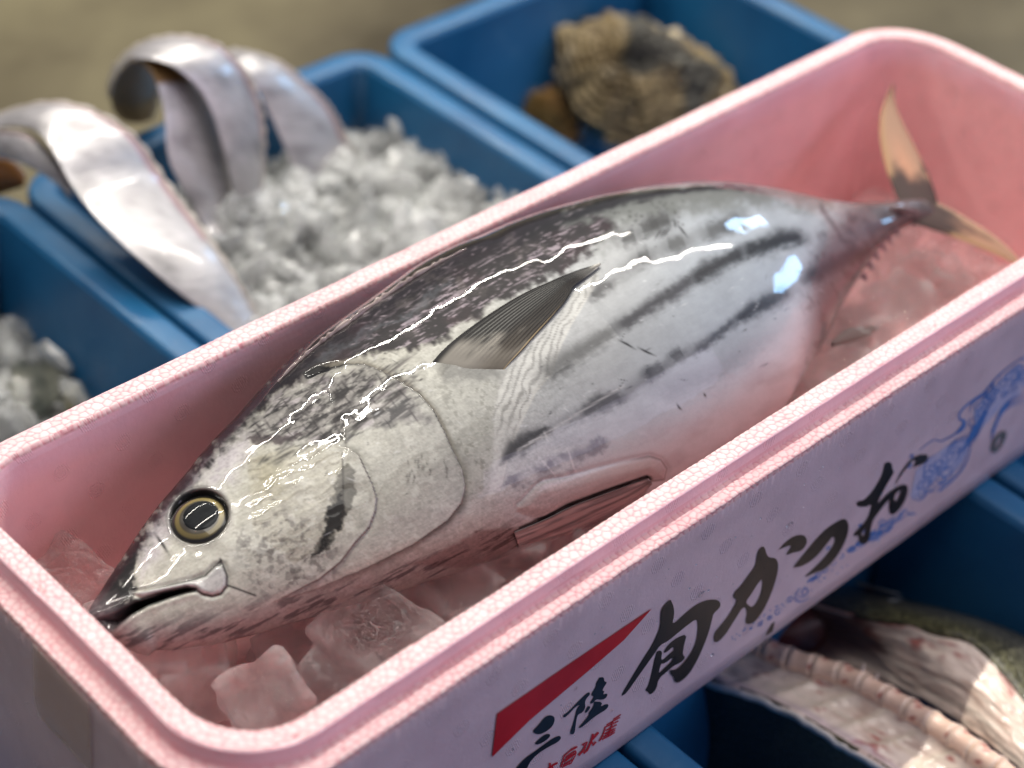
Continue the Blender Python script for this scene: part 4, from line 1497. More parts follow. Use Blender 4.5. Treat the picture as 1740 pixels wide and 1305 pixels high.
# keel on the tail stalk
V = []
for k in range(24):
    t = k / 23
    c = at_z([(1500 + t * 60, 352 + t * 2 + 4 * math.sin(t * 3))], 0)[0]
    cc = survey([(1502 + t * 62, 353 + t * 6)], tailP + TN * .013, TN)[0]
    r = .0030 * math.sin(math.pi * min(.96, max(.04, t)))
    for a in range(14):
        an = 2 * math.pi * a / 14
        V.append(cc + np.array([0, 1, 0]) * r * math.cos(an) + TN * r * 1.0 * math.sin(an))
mesh_obj("keel", np.array(V), grid_faces(24, 14, wrap_v=True), simple_mat("keel_skin", tuple(h(108, 92, 96)), tuple(h(84, 70, 74)), 60, .45, Coat_Weight=.15), tail)


# --- small fins along the belly edge
def blade(name, base0, base1, tip, p0, nrm, c1, c2, thick=.001):
    def cf_(u_, v_):
        return mixc(np.ones((len(u_), 3)) * c1, c2, sstep(.2, 1, u_))
    return plate(name, [base0, ((base0[0] + tip[0]) / 2 - 2, (base0[1] + tip[1]) / 2 - 2), tip], [base1, ((base1[0] + tip[0]) / 2, (base1[1] + tip[1]) / 2), (tip[0] + 1, tip[1] + 1)], p0, nrm, cf_, thick, m_fin, fish, 16, 8)


def edge_point(px):
    P_, _ = on_fish([px])
    return P_[0]


for (x, y) in [(1521, 398), (1508, 410), (1497, 424), (1486, 439), (1476, 455), (1466, 474)]:
    blade("finlet", (x - 7, y - 4), (x + 6, y - 12), (x + 7, y + 4), edge_point((x - 9, y - 12)), VY, h(96, 72, 78), h(78, 58, 64), .0010)
AP = edge_point((1410, 560))
plate("anal_fin", [(1414, 580), (1432, 562), (1455, 556), (1480, 553), (1492, 556)], [(1414, 590), (1436, 584), (1460, 578), (1482, 568), (1493, 558)], AP, VY, lambda u_, v_: mixc(mixc(np.ones((len(u_), 3)) * h(96, 84, 82), h(140, 140, 138), sstep(.3, .9, fbm(u_ * 8, v_ * 5, None, 3, 3)) * sstep(.2, .5, u_)), h(60, 50, 50), sstep(.3, .0, v_) * .6), .0014, m_fin, fish, 30, 12)

# --- folded first back fin: a thin pale ridge along the spine
ridge_px = smooth_curve([(470, 646), (500, 616), (530, 590), (560, 566), (600, 538), (640, 509), (690, 475), (740, 445), (790, 420)], 120)
Rp, Rn = on_fish(ridge_px + np.array([3.0, 4.0]), .0004)
V = []
for k in range(len(Rp)):
    t = k / (len(Rp) - 1)
    r = .0011 * math.sin(math.pi * min(.98, max(.02, t)))**.5 + .0001
    r *= 1 + .35 * math.sin(k * .9 + math.sin(k * .37) * 2)
    tn = Rp[min(k + 1, len(Rp) - 1)] - Rp[max(k - 1, 0)]
    tn /= np.linalg.norm(tn)
    s1 = np.cross(tn, Rn[k])
    for a in range(8):
        an = 2 * math.pi * a / 8
        V.append(Rp[k] + Rn[k] * r * 1.6 * math.cos(an) + s1 * r * .7 * math.sin(an))
mesh_obj("dorsal_fin", np.array(V), grid_faces(len(Rp), 8, wrap_v=True), simple_mat("folded_fin", tuple(h(150, 134, 128)), tuple(h(104, 86, 88)), 90, .35, Coat_Weight=.6), fish)
# ------------------------------------------------------------------ ice cubes in the foam box
m_ice, nt, b = new_mat("clear_ice")
setp(b, Base_Color=(1, .99, .985, 1), Roughness=.03, IOR=1.31, Transmission_Weight=1.0, Specular_IOR_Level=.5)
na = noise_node(nt, 45, 4, .6)
ra = ramp(nt, na.outputs["Fac"], [(.5, (.02, .02, .02)), (.7, (.15, .15, .15))])
rt = ramp(nt, na.outputs["Fac"], [(.50, (1, 1, 1)), (.74, (.72, .72, .72))])
nt.links.new(rt.outputs[0], b.inputs["Transmission Weight"])
nt.links.new(ra.outputs[0], b.inputs["Roughness"])
geo_ = nd(nt, "ShaderNodeNewGeometry")
pt_ = ramp(nt, geo_.outputs["Pointiness"], [(.53, (0, 0, 0)), (.62, (1, 1, 1))])  # cube edges turned milky to imitate bright edge highlights
tci = nd(nt, "ShaderNodeTexCoord")
ns_ = nd(nt, "ShaderNodeTexNoise")
ns_.inputs["Scale"].default_value = 2.2
nt.links.new(tci.outputs["Object"], ns_.inputs["Vector"])
va = nd(nt, "ShaderNodeVectorMath", operation="ADD")
nt.links.new(tci.outputs["Object"], va.inputs[0])
nt.links.new(ns_.outputs["Color"], va.inputs[1])
vc = nd(nt, "ShaderNodeTexVoronoi", feature="DISTANCE_TO_EDGE")
vc.inputs["Scale"].default_value = 2.6
nt.links.new(va.outputs[0], vc.inputs["Vector"])
ck = ramp(nt, vc.outputs["Distance"], [(.0, (1, 1, 1)), (.035, (0, 0, 0))])
ad = nd(nt, "ShaderNodeMath", operation="MULTIPLY_ADD", use_clamp=True)
nt.links.new(ck.outputs[0], ad.inputs[0])
nt.links.new(na.outputs["Fac"], ad.inputs[1])
nt.links.new(pt_.outputs[0], ad.inputs[2])
sb_ = nd(nt, "ShaderNodeMath", operation="MULTIPLY_ADD", use_clamp=True)
nt.links.new(ad.outputs[0], sb_.inputs[0])
sb_.inputs[1].default_value = -.26
nt.links.new(rt.outputs[0], sb_.inputs[2])
nt.links.new(sb_.outputs[0], b.inputs["Transmission Weight"])
nb2 = noise_node(nt, 75, 3, .55, dist=.6)
bump(nt, b, nb2.outputs["Fac"], .45, .0022)
tr_ = nd(nt, "ShaderNodeBsdfTransparent")
mxs = nd(nt, "ShaderNodeMixShader")
cl_ = ramp(nt, na.outputs["Fac"], [(.38, (.52, .52, .52)), (.66, (.36, .36, .36))])
nt.links.new(cl_.outputs[0], mxs.inputs[0])
nt.links.new(b.outputs[0], mxs.inputs[1])
nt.links.new(tr_.outputs[0], mxs.inputs[2])
nt.links.new(mxs.outputs[0], nt.nodes["Material Output"].inputs["Surface"])


def ice_mesh(seed):
    r = random.Random(seed)
    bm = bmesh.new()
    bmesh.ops.create_cube(bm, size=1)
    bmesh.ops.subdivide_edges(bm, edges=bm.edges[:], cuts=5, use_grid_fill=True)
    sx_, sy_, sz_ = r.uniform(.85, 1.25), r.uniform(.75, 1.05), r.uniform(.65, .95)
    for v in bm.verts:
        c = v.co
        rr_ = (abs(c.x)**10 + abs(c.y)**10 + abs(c.z)**10)**.1 * 2
        c = c * (1 / (rr_ + 1e-6) * max(abs(c.x), abs(c.y), abs(c.z)) * 2) if rr_ else c
        nse = mnoise.noise(Vector(c * 2.4) + Vector((seed * 7.3, 0, 0)))
        n2_ = mnoise.noise(Vector(c * 6) + Vector((0, seed * 3.1, 0)))
        c = c * (1 + nse * .22 + n2_ * .05)
        c.x *= sx_ * (1 + .18 * c.z)
        c.y *= sy_
        c.z *= sz_
        v.co = c
    bmesh.ops.recalc_face_normals(bm, faces=bm.faces[:])
    me = bpy.data.meshes.new("ice_cube")
    bm.to_mesh(me)
    bm.free()
    me.polygons.foreach_set("use_smooth", [True] * len(me.polygons))
    me.materials.append(m_ice)
    return me


ICE = [ice_mesh(k) for k in range(9)]
ri = random.Random(4)
Cs, As, Bs = fish_sections(np.linspace(S0, S1, 200), KT, KB)


def in_fish(x, y, z, pad):
    if x > S1 + .02:
        return False
    k = int(np.clip((x - S0) / (S1 - S0) * 199, 0, 199))
    d = np.array([0, y, z]) - np.array([0, Cs[k, 1], Cs[k, 2]])
    return ((d @ DD) / (As[k] + pad))**2 + ((d @ NL) / (Bs[k] + pad))**2 < 1


def put_ice(x, y, z, s, label, cat="ice cube", group="ice cubes in the foam box", rot=None):
    o = bpy.data.objects.new("ice_cube", ri.choice(ICE))
    COL.objects.link(o)
    o.location = (x, y, z)
    o.rotation_euler = rot or (ri.uniform(-.5, .5), ri.uniform(-.5, .5), ri.uniform(0, 6.3))
    o.scale = (s, s, s)
    tag(o, label, cat, group)
    return o


fixed = [((448, 1192), -.062, .036, "rounded clear ice cube in the near left corner of the box"),
         ((335, 1165), -.082, .034, "clear ice cube below the lower jaw tip of the bonito"),
         ((640, 1085), -.064, .042, "tall slanting clear ice block against the near box wall"),
         ((528, 1120), -.086, .038, "dark clear ice cube under the cheek of the bonito"),
         ((760, 1000), -.070, .036, "clear ice cube wedged between the gill cover and the near wall"),
         ((880, 952), -.068, .034, "clear ice cube below the folded belly fin of the bonito"),
         ((985, 905), -.072, .036, "clear ice cube between the belly fin tip and the near wall"),
         ((690, 1045), -.080, .034, "clear ice cube behind the tall slanting block"),
         ((560, 1150), -.080, .032, "low clear ice cube between the corner cube and the tall block"),
         ((262, 1150), -.074, .034, "clear ice cube in the left end below the closed jaw"),
         ((120, 985), -.075, .036, "clear ice cube at the left end wall above the snout"),
         ((1430, 640), -.070, .030, "clear ice cube beside the anal fin of the bonito")]
used = []
for px, z, s, lab in fixed:
    p_ = at_z([px], z)[0]
    put_ice(p_[0], p_[1], p_[2], s, lab)
    used.append(p_)
for z, jz in ((-.118, .005), (-.088, .007)):
    xs = np.arange(.018, .705, .030)
    for x in xs:
        for y in np.arange(-.086, .09, .028):
            xx, yy, zz = x + ri.uniform(-.007, .007), y + ri.uniform(-.006, .006), z + ri.uniform(-jz, jz)
            if z > -.09 and (xx > .58 or ri.random() < .15):
                continue
            if in_fish(xx, yy, zz, .012) or any(np.linalg.norm(np.array((xx, yy, zz)) - q) < .026 for q in used):
                continue
            q_ = to_photo([(xx, yy, zz)])[0]
            # only what can be seen between the near rim and the fish, and around the tail
            below = np.interp(q_[0], [b_[0] for b_ in BOT[3:]], [b_[1] for b_ in BOT[3:]])
            rimy = np.interp(q_[0], [30, 276, 400, 590, 1349, 1740], [915, 1165, 1235, 1167, 681, 439])
            if not (q_[1] < rimy + 55 and (q_[1] > below - 55 or q_[0] > 1470 or q_[0] < 190)):
                continue
            put_ice(xx, yy, zz, ri.uniform(.029, .041), "small clear ice cube of the bed around and under the bonito")

# ------------------------------------------------------------------ blue crates
m_blue, nt, b = new_mat("blue_crate_plastic")
n = noise_node(nt, 14, 5, .6)
r = ramp(nt, n.outputs["Fac"], [(.3, (.007, .075, .185)), (.7, (.013, .115, .255))])
nt.links.new(r.outputs[0], b.inputs["Base Color"])
ns2 = noise_node(nt, 3, 6, .75, dist=2.5)
rs2 = ramp(nt, ns2.outputs["Fac"], [(.60, (0, 0, 0)), (.68, (.5, .5, .5))])
mxc = nd(nt, "ShaderNodeMix", data_type="RGBA")
nt.links.new(rs2.outputs[0], mxc.inputs[0])
nt.links.new(r.outputs[0], mxc.inputs[6])
mxc.inputs[7].default_value = (.05, .16, .28, 1)
nt.links.new(mxc.outputs[2], b.inputs["Base Color"])
rr2 = ramp(nt, ns2.outputs["Fac"], [(.4, (.32, .32, .32)), (.65, (.55, .55, .55))])
nt.links.new(rr2.outputs[0], b.inputs["Roughness"])
n2 = noise_node(nt, 160, 4)
bump(nt, b, n2.outputs["Fac"], .25, .001)
CT = -.1545   # top of the crates' rims


def crate(x0, x1, y0, y1, label):
    root = empty("fish_crate", ((x0 + x1) / 2, (y0 + y1) / 2, FLOOR_Z))
    tag(root, label, "crate", "blue fish crates on the floor")
    P, D = rrect((x0 + x1) / 2, (y0 + y1) / 2, (x1 - x0) / 2, (y1 - y0) / 2, .034, 10, 16, 12)

    def sweep(name, prof, close_in=None):
        prof = np.array(prof)
        n, k = len(P), len(prof)
        V = np.zeros((n, k, 3))
        V[..., 0] = P[:, None, 0] + D[:, None, 0] * prof[None, :, 0]
        V[..., 1] = P[:, None, 1] + D[:, None, 1] * prof[None, :, 0]
        V[..., 2] = prof[None, :, 1]
        F = grid_faces(n, k, wrap_u=True, wrap_v=close_in is None)
        F = [tuple(f[::-1]) for f in F.tolist()]
        Vf = V.reshape(-1, 3).tolist()
        if close_in is not None:
            for kk, z in close_in:
                c = len(Vf)
                Vf.append([(x0 + x1) / 2, (y0 + y1) / 2, z])
                for i in range(n):
                    j = (i + 1) % n
                    F.append((i * k + kk, j * k + kk, c) if kk == 0 else (j * k + kk, i * k + kk, c))
        o = mesh_obj(name, Vf, F, m_blue, root)
        bm = bmesh.new()
        bm.from_mesh(o.data)
        bmesh.ops.recalc_face_normals(bm, faces=bm.faces[:])
        bm.to_mesh(o.data)
        bm.free()
        return o
    zf = FLOOR_Z + .002
    prof = [(-.050, zf + .012), (-.044, zf + .014), (-.040, zf + .022), (-.022, CT - .006), (-.0215, CT - .0025), (-.012, CT - .0025), (-.012, CT - .012), (-.016, CT - .016), (-.034, zf + .01), (-.038, zf), (-.05, zf)]
    sweep("body", prof, [(0, zf + .012), (len(prof) - 1, zf)])
    sweep("rim", [(-.0215, CT - .002), (-.0195, CT - .0004), (-.0175, CT), (-.004, CT), (-.0015, CT - .001), (-.0004, CT - .004), (-.0004, CT - .028), (-.0035, CT - .028), (-.0035, CT - .008), (-.012, CT - .0065), (-.0215, CT - .0055)])
    return root


crate(-.066, .2625, -.02, .507, "blue crate of crushed ice at the far left of the pink box")
crate(.2660, .5940, -.02, .507, "blue crate holding the silver ribbonfish and crushed ice")
crate(.6005, .9300, -.02, .507, "blue crate holding the big oyster behind the pink box")
crate(-.100, .2290, -.59, -.05, "blue crate under the lettered side left of the cut fish, only its rim showing")
crate(.2325, .5600, -.59, -.05, "blue crate holding the cut open fish below the lettered side")
crate(.5645, .8930, -.59, -.05, "blue crate at the right edge beyond the cut fish")

# ------------------------------------------------------------------ crushed ice
m_crush, nt, b = new_mat("crushed_ice")
setp(b, Base_Color=(.84, .85, .84, 1), Roughness=.14, IOR=1.31, Specular_IOR_Level=.6)
na = noise_node(nt, 24, 5, .6)
rt = ramp(nt, na.outputs["Fac"], [(.38, (.80, .80, .80)), (.62, (.35, .35, .35))])
nt.links.new(rt.outputs[0], b.inputs["Transmission Weight"])
trc = nd(nt, "ShaderNodeBsdfTransparent")
mxi = nd(nt, "ShaderNodeMixShader")
mxi.inputs[0].default_value = .34
nt.links.new(b.outputs[0], mxi.inputs[1])
nt.links.new(trc.outputs[0], mxi.inputs[2])
nt.links.new(mxi.outputs[0], nt.nodes["Material Output"].inputs["Surface"])
ico_v = []
_bm = bmesh.new()
bmesh.ops.create_icosphere(_bm, subdivisions=1, radius=1)
ICO_V = np.array([v.co[:] for v in _bm.verts])
ICO_F = np.array([[v.index for v in f.verts] for f in _bm.faces])
_bm.free()


def chunks(name, pts, size, mat, seed, label, cat, flat=(1.3, .9, .5)):
    g = np.random.default_rng(seed)
    VV, FF = [], []
    for k, p_ in enumerate(pts):
        v = ICO_V * g.uniform(.72, 1.25, (len(ICO_V), 1)) * np.array(flat) * size * g.choice([.5, .7, .9, 1.2, 1.7])
        a, b3, c3 = g.uniform(0, 6.28, 3)
        v = v @ rotm(a, b3, c3).T
        VV.append(v + p_)
        FF.append(ICO_F + k * len(ICO_V))
    o = mesh_obj(name, np.vstack(VV), np.vstack(FF), mat, smooth=False)
    tag(o, label, cat, None, "stuff")
    return o


def ice_heap(x0, x1, y0, y1, zf, n, seed, layers=3, step=.009):
    g = np.random.default_rng(seed)
    out = []
    for l in range(layers):
        x, y = g.uniform(x0, x1, n), g.uniform(y0, y1, n)
        z = np.array([zf(a, c) for a, c in zip(x, y)]) - l * step + g.normal(0, .004, n)
        out.append(np.stack([x, y, z], 1))
    return np.vstack(out)


def z_mid(x, y):
    return -.204 + .012 * math.sin(x * 21 + 1) * math.cos(y * 17) - .16 * max(0, y - .40) + .030 * math.exp(-((x - .46)**2 + (y - .30)**2) / .004) + .030 * math.exp(-((x - .40)**2 + (y - .40)**2) / .003) + .022 * math.exp(-((x - .50)**2 + (y - .415)**2) / .002) + .012 * mnoise.noise(Vector((x * 40, y * 40, 0)))


def z_left(x, y):
    return -.245 + .05 * math.exp(-((x - .13)**2 + (y - .42)**2) / .004) + .012 * mnoise.noise(Vector((x * 30, y * 30, 3)))


chunks("crushed_ice", ice_heap(.29, .572, .05, .48, z_mid, 2200, 3), .0085, m_crush, 5, "heap of crushed ice around the ribbonfish in the middle blue crate", "crushed ice")
chunks("crushed_ice", ice_heap(-.04, .235, .12, .48, z_left, 1300, 8), .0085, m_crush, 6, "crushed ice heaped in the far left blue crate", "crushed ice")

# bed under the heaps so that nothing hollow shows
m_bed = simple_mat("packed_ice", (.45, .46, .46), (.7, .7, .69), 30, .4, .004, 60)


def bed(name, x0, x1, y0, y1, zf, label, mat):
    nx, ny = 40, 60
    gx_, gy_ = np.meshgrid(np.linspace(x0, x1, nx), np.linspace(y0, y1, ny), indexing="ij")
    V = np.stack([gx_.ravel(), gy_.ravel(), np.array([zf(a, c) for a, c in zip(gx_.ravel(), gy_.ravel())]) - .026], 1)
    F = grid_faces(nx, ny)
    o = mesh_obj(name, V, F, mat)
    tag(o, label, "ice bed", None, "stuff")


bed("packed_ice", .276, .584, .0, .494, z_mid, "packed ice under the crushed ice with the ribbonfish", m_bed)
bed("packed_ice", -.054, .250, .0, .494, z_left, "packed ice under the crushed ice of the far left crate", m_bed)


# ------------------------------------------------------------------ ribbonfish looping out of the ice
m_rib, nt, b = new_mat("ribbonfish_skin")
a = nd(nt, "ShaderNodeAttribute", attribute_name="tint")
nt.links.new(a.outputs["Color"], b.inputs["Base Color"])
setp(b, Roughness=.38, Metallic=.42, Coat_Weight=.5, Coat_Roughness=.10)
n = noise_node(nt, 240, 4)
bump(nt, b, n.outputs["Fac"], .45, .0012)


def ribbon(name, sections, label, group, brown=False, thick=.0055, extra=None, seed=1):
    """a flat fish body through measured cross sections (left edge, right edge, distance y)"""
    S = np.array([[l[0], l[1], r_[0], r_[1], y] for l, r_, y in sections], float)
    S = smooth_curve(S, 80, 2)
    Lp = np.array([at_y([(q[0], q[1])], q[4])[0] for q in S])
    Rp_ = np.array([at_y([(q[2], q[3])], q[4] + .004)[0] for q in S])
    ctr_ = (Lp + Rp_) / 2
    tg = np.gradient(ctr_, axis=0)
    V, Cc = [], []
    m = 26
    for k in range(len(S)):
        wv = Rp_[k] - Lp[k]
        W = np.linalg.norm(wv)
        wv = wv / (W + 1e-9)
        nv = np.cross(wv, tg[k])
        nv /= np.linalg.norm(nv) + 1e-9
        if nv @ (CP - ctr_[k]) < 0:
            nv = -nv
        t = k / (len(S) - 1)
        th = thick * (.45 + .55 * min(1, W / .03))
        for j in range(m):
            an = 2 * math.pi * j / m
            ca, sa = math.cos(an), math.sin(an)
            V.append(ctr_[k] + wv * W / 2 * ca + nv * th * sa * (1 - .35 * ca * ca) * .6)
            f = ca * .5 + .5
            nz = mnoise.noise(Vector((t * 16, f * 16, seed))) * .5 + mnoise.noise(Vector((t * 60, f * 34, seed))) * .6
            base = lin(172, 169, 170) * (1 + .5 * nz)
            dark = max(0., mnoise.noise(Vector((t * 9, f * 3, seed + 4))) - .12) * 1.6
            base = base * (1 - .45 * dark)
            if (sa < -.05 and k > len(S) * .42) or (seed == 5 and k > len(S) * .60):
                base = lin(120, 92, 52) * (1 + .2 * nz)  # inner side of the loop: warm bounced light painted as brown
            if f > .94 and k > len(S) * .3 and seed != 5:
                base = base * .4 + lin(150, 80, 84) * .6
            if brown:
                base = lin(128, 84, 34) * (1 + .25 * nz)  # whole strip browned to stand for warm light reflected from below
            Cc.append(base)
    V = np.array(V)
    F = grid_faces(len(S), m, wrap_v=True).tolist()
    F.append(list(range(m))[::-1])
    F.append([(len(S) - 1) * m + j for j in range(m)])
    root = empty(name, tuple(V.mean(0)))
    tag(root, label, "ribbonfish", group)
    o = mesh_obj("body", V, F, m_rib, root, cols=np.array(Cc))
    bm = bmesh.new()
    bm.from_mesh(o.data)
    bmesh.ops.recalc_face_normals(bm, faces=bm.faces[:])
    bm.to_mesh(o.data)
    bm.free()
    # the long low back fin along one edge
    e = Rp_ if name != "x" else Lp
    FV = []
    for k in range(len(S)):
        wv = (Rp_[k] - Lp[k])
        W = np.linalg.norm(wv)
        wv /= W + 1e-9
        h_ = min(.004, W * .12) * (.7 + .3 * math.sin(k * 1.7))
        FV += [e[k] - wv * .001, e[k] + wv * h_]
    fo = mesh_obj("back_fin", np.array(FV), grid_faces(len(S), 2), simple_mat("back_fin_skin", (.30, .27, .25), (.42, .38, .34), 80, .4), root)
    sm_ = fo.modifiers.new("t", "SOLIDIFY")
    sm_.thickness = .0008
    return root


G = "ribbonfish looped over the edge of the blue crate"
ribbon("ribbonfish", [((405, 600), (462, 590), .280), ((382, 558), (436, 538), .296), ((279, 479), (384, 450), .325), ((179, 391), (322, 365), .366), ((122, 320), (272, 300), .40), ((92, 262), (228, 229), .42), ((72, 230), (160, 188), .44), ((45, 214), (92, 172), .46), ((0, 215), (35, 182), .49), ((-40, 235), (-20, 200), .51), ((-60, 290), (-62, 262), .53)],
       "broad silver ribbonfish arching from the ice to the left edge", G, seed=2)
ribbon("ribbonfish", [((122, 338), (118, 306), .425), ((100, 316), (104, 282), .43), ((72, 296), (85, 260), .44), ((36, 276), (48, 227), .455), ((0, 266), (0, 221), .475), ((-40, 268), (-40, 225), .49), ((-70, 290), (-80, 250), .50), ((-60, 325), (-90, 320), .51)],
       "narrow pale ribbonfish end behind the broad one at the left edge", G, seed=3)
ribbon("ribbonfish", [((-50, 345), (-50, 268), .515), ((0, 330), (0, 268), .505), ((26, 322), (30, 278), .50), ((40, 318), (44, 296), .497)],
       "underside of a ribbonfish loop at the left edge, painted brown for warm reflected light", G, brown=True, seed=4)
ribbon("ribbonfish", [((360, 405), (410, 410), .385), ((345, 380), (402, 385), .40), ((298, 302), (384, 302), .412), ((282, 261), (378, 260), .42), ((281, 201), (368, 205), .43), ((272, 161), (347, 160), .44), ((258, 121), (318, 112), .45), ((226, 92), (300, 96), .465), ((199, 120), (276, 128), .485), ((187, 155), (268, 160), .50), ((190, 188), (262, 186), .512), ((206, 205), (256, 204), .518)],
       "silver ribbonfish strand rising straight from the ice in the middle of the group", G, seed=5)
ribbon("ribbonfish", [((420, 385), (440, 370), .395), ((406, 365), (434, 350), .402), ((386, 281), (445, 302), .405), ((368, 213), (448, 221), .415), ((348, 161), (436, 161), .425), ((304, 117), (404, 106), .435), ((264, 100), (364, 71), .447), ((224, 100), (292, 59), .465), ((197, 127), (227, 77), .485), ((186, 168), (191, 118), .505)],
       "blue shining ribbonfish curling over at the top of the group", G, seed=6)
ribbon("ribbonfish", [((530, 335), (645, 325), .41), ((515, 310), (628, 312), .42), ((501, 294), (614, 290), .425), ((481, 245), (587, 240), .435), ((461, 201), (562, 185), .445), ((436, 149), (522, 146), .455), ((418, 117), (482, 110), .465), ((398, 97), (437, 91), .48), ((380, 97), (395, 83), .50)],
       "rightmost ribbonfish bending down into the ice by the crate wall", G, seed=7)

# ------------------------------------------------------------------ things half buried in the far left crate
m_dk = simple_mat("dark_fish_skin", (.03, .035, .03), (.13, .13, .10), 40, .35, Coat_Weight=.5)


def lump(name, px, z, size, mat, label, cat, seed, rot=0.0, group=None):
    p_ = at_z([px], z)[0]
    bm = bmesh.new()
    bmesh.ops.create_icosphere(bm, subdivisions=4, radius=1)
    for v in bm.verts:
        c = v.co.copy()
        nse = mnoise.fractal(c * 1.6 + Vector((seed, 0, 0)), 1.0, 2.0, 4)
        c *= 1 + .16 * nse
        lay = math.sin(c.z * 16 + 3 * mnoise.noise(c * 2)) * .03
        c *= 1 + lay
        v.co = Vector((c.x * size[0], c.y * size[1], c.z * size[2]))
    me = bpy.data.meshes.new(name)
    bm.to_mesh(me)
    bm.free()
    me.polygons.foreach_set("use_smooth", [True] * len(me.polygons))
    me.materials.append(mat)
    o = bpy.data.objects.new(name, me)
    COL.objects.link(o)
    o.location = p_
    o.rotation_euler = (0, 0, rot)
    tag(o, label, cat, group)
    return o


lump("shellfish", (30, 690), -.24, (.045, .03, .02), m_dk, "dark greenish shell half sunk in the ice of the far left crate", "shellfish", 3, .4)
lump("shellfish", (100, 685), -.245, (.018, .014, .012), simple_mat("olive_shell", (.12, .11, .05), (.3, .27, .13), 60, .5), "small olive shell beside the dark one in the far left crate", "shellfish", 5, .9)

# ------------------------------------------------------------------ oysters
m_oy, nt, b = new_mat("oyster_shell")
a = nd(nt, "ShaderNodeAttribute", attribute_name="tint")
n = noise_node(nt, 70, 5, .65)
r = ramp(nt, n.outputs["Fac"], [(.3, (.55, .5, .42)), (.7, (1.2, 1.15, 1.05))])
mx = nd(nt, "ShaderNodeMix", data_type="RGBA", blend_type="MULTIPLY")
mx.inputs[0].default_value = 1
nt.links.new(a.outputs["Color"], mx.inputs[6])
nt.links.new(r.outputs[0], mx.inputs[7])
nt.links.new(mx.outputs[2], b.inputs["Base Color"])
setp(b, Roughness=.55, Specular_IOR_Level=.4)
bump(nt, b, n.outputs["Fac"], .8, .004)


def oyster(name, outline_px, plane_pt, nrm, depth, label, seed, tints):
    """a shell: outline measured on a plane facing up and outward, domed, with lapped flaky layers"""
    O = smooth_curve(list(outline_px) + [outline_px[0]], 120, 2)[:-1]
    P = survey(O, plane_pt, nrm)
    nrm = np.asarray(nrm, float) / np.linalg.norm(nrm)
    hinge = P[0]
    cc = P.mean(0)
    root = empty(name, tuple(cc - nrm * depth * .5))
    tag(root, label, "oyster", "oysters in the blue crate")
    n_, kk = len(P), 40
    for part, sgn, dep in (("upper_shell", 1, depth), ("lower_shell", -1, depth * .8)):
        V, Cc = [], []
        for i in range(n_):
            for k in range(kk):
                t = k / (kk - 1)              # 0 edge, 1 hinge side centre
                c0 = cc * .72 + hinge * .28
                p_ = P[i] * (1 - t) + c0 * t
                lay = t * 9 + 1.2 * mnoise.noise(Vector((math.cos(i / n_ * 6.28) * 2, math.sin(i / n_ * 6.28) * 2, seed)))
                step_ = lay - math.floor(lay)
                rad_ = mnoise.noise(Vector((math.cos(i / n_ * 6.28) * 9, math.sin(i / n_ * 6.28) * 9, seed + t)))
                hgt = dep * (1 - (1 - t)**2.2) * (1 + .15 * rad_) + .0075 * step_ * (1 + rad_) * (1 - t * .4)
                hgt += .007 * mnoise.noise(Vector(p_ * 45)) + .004 * mnoise.noise(Vector(p_ * 110))
                out_ = (p_ - cc) / (np.linalg.norm(p_ - cc) + 1e-9) * (.006 * step_ * (1 - t) + .004 * rad_ * (1 - t))
                V.append(p_ + out_ + nrm * sgn * hgt)
                v_ = .5 + .5 * mnoise.noise(Vector(p_ * 38) + Vector((0, 0, seed)))
                v2 = .5 + .5 * mnoise.noise(Vector(p_ * 75) + Vector((seed, 0, 0)))
                col = tints[0] * (1 - v_) + tints[1] * v_
                if v2 > .66:
                    col = col * (1 - (v2 - .66) * 2.2) + tints[2] * (v2 - .66) * 2.2
                v3 = mnoise.noise(Vector(p_ * 24) + Vector((seed, seed, 0)))
                if v3 > .12:
                    col = col * (1 - min(1, (v3 - .12) * 4)) + lin(74, 74, 70) * min(1, (v3 - .12) * 4)
                col = col * (.35 + .9 * step_)
                Cc.append(col)
        F = grid_faces(n_, kk, wrap_u=True)
        o = mesh_obj(part, np.array(V), F, m_oy, root, cols=np.array(Cc))
        bm = bmesh.new()
        bm.from_mesh(o.data)
        bmesh.ops.remove_doubles(bm, verts=bm.verts[:], dist=.00005)
        bmesh.ops.recalc_face_normals(bm, faces=bm.faces[:])
        bm.to_mesh(o.data)
        bm.free()


OP = at_z([(1090, 150)], -.235)[0]
oyster("oyster", [(938, 58), (975, 44), (1040, 36), (1090, 42), (1140, 60), (1190, 88), (1230, 116), (1250, 150), (1245, 185), (1200, 215), (1130, 240), (1060, 240), (1010, 220), (975, 185), (955, 130), (948, 90)], OP, (-.35, -.5, .8), .030,
       "large craggy brown oyster standing in the blue crate behind the pink box", 3, (lin(176, 160, 124), lin(92, 78, 54), lin(236, 230, 212)))
OP2 = at_z([(925, 195)], -.27)[0]
oyster("oyster", [(850, 162), (884, 146), (930, 150), (970, 168), (984, 200), (976, 246), (930, 250), (890, 226)], OP2, (-.3, -.4, .85), .016,
       "small orange and green oyster beside the large one", 9, (lin(170, 124, 72), lin(108, 104, 62), lin(226, 208, 170)))
chunks("crushed_ice", np.vstack([at_z([(993, 215), (1000, 222), (985, 228), (1033, 247), (1040, 250), (960, 250), (1010, 240)], -.30)]), .009, m_crush, 12, "few bits of ice beside the small oyster", "ice bits")
m_wat = simple_mat("dark_wet_bottom", (.006, .02, .05), (.012, .04, .09), 9, .12)

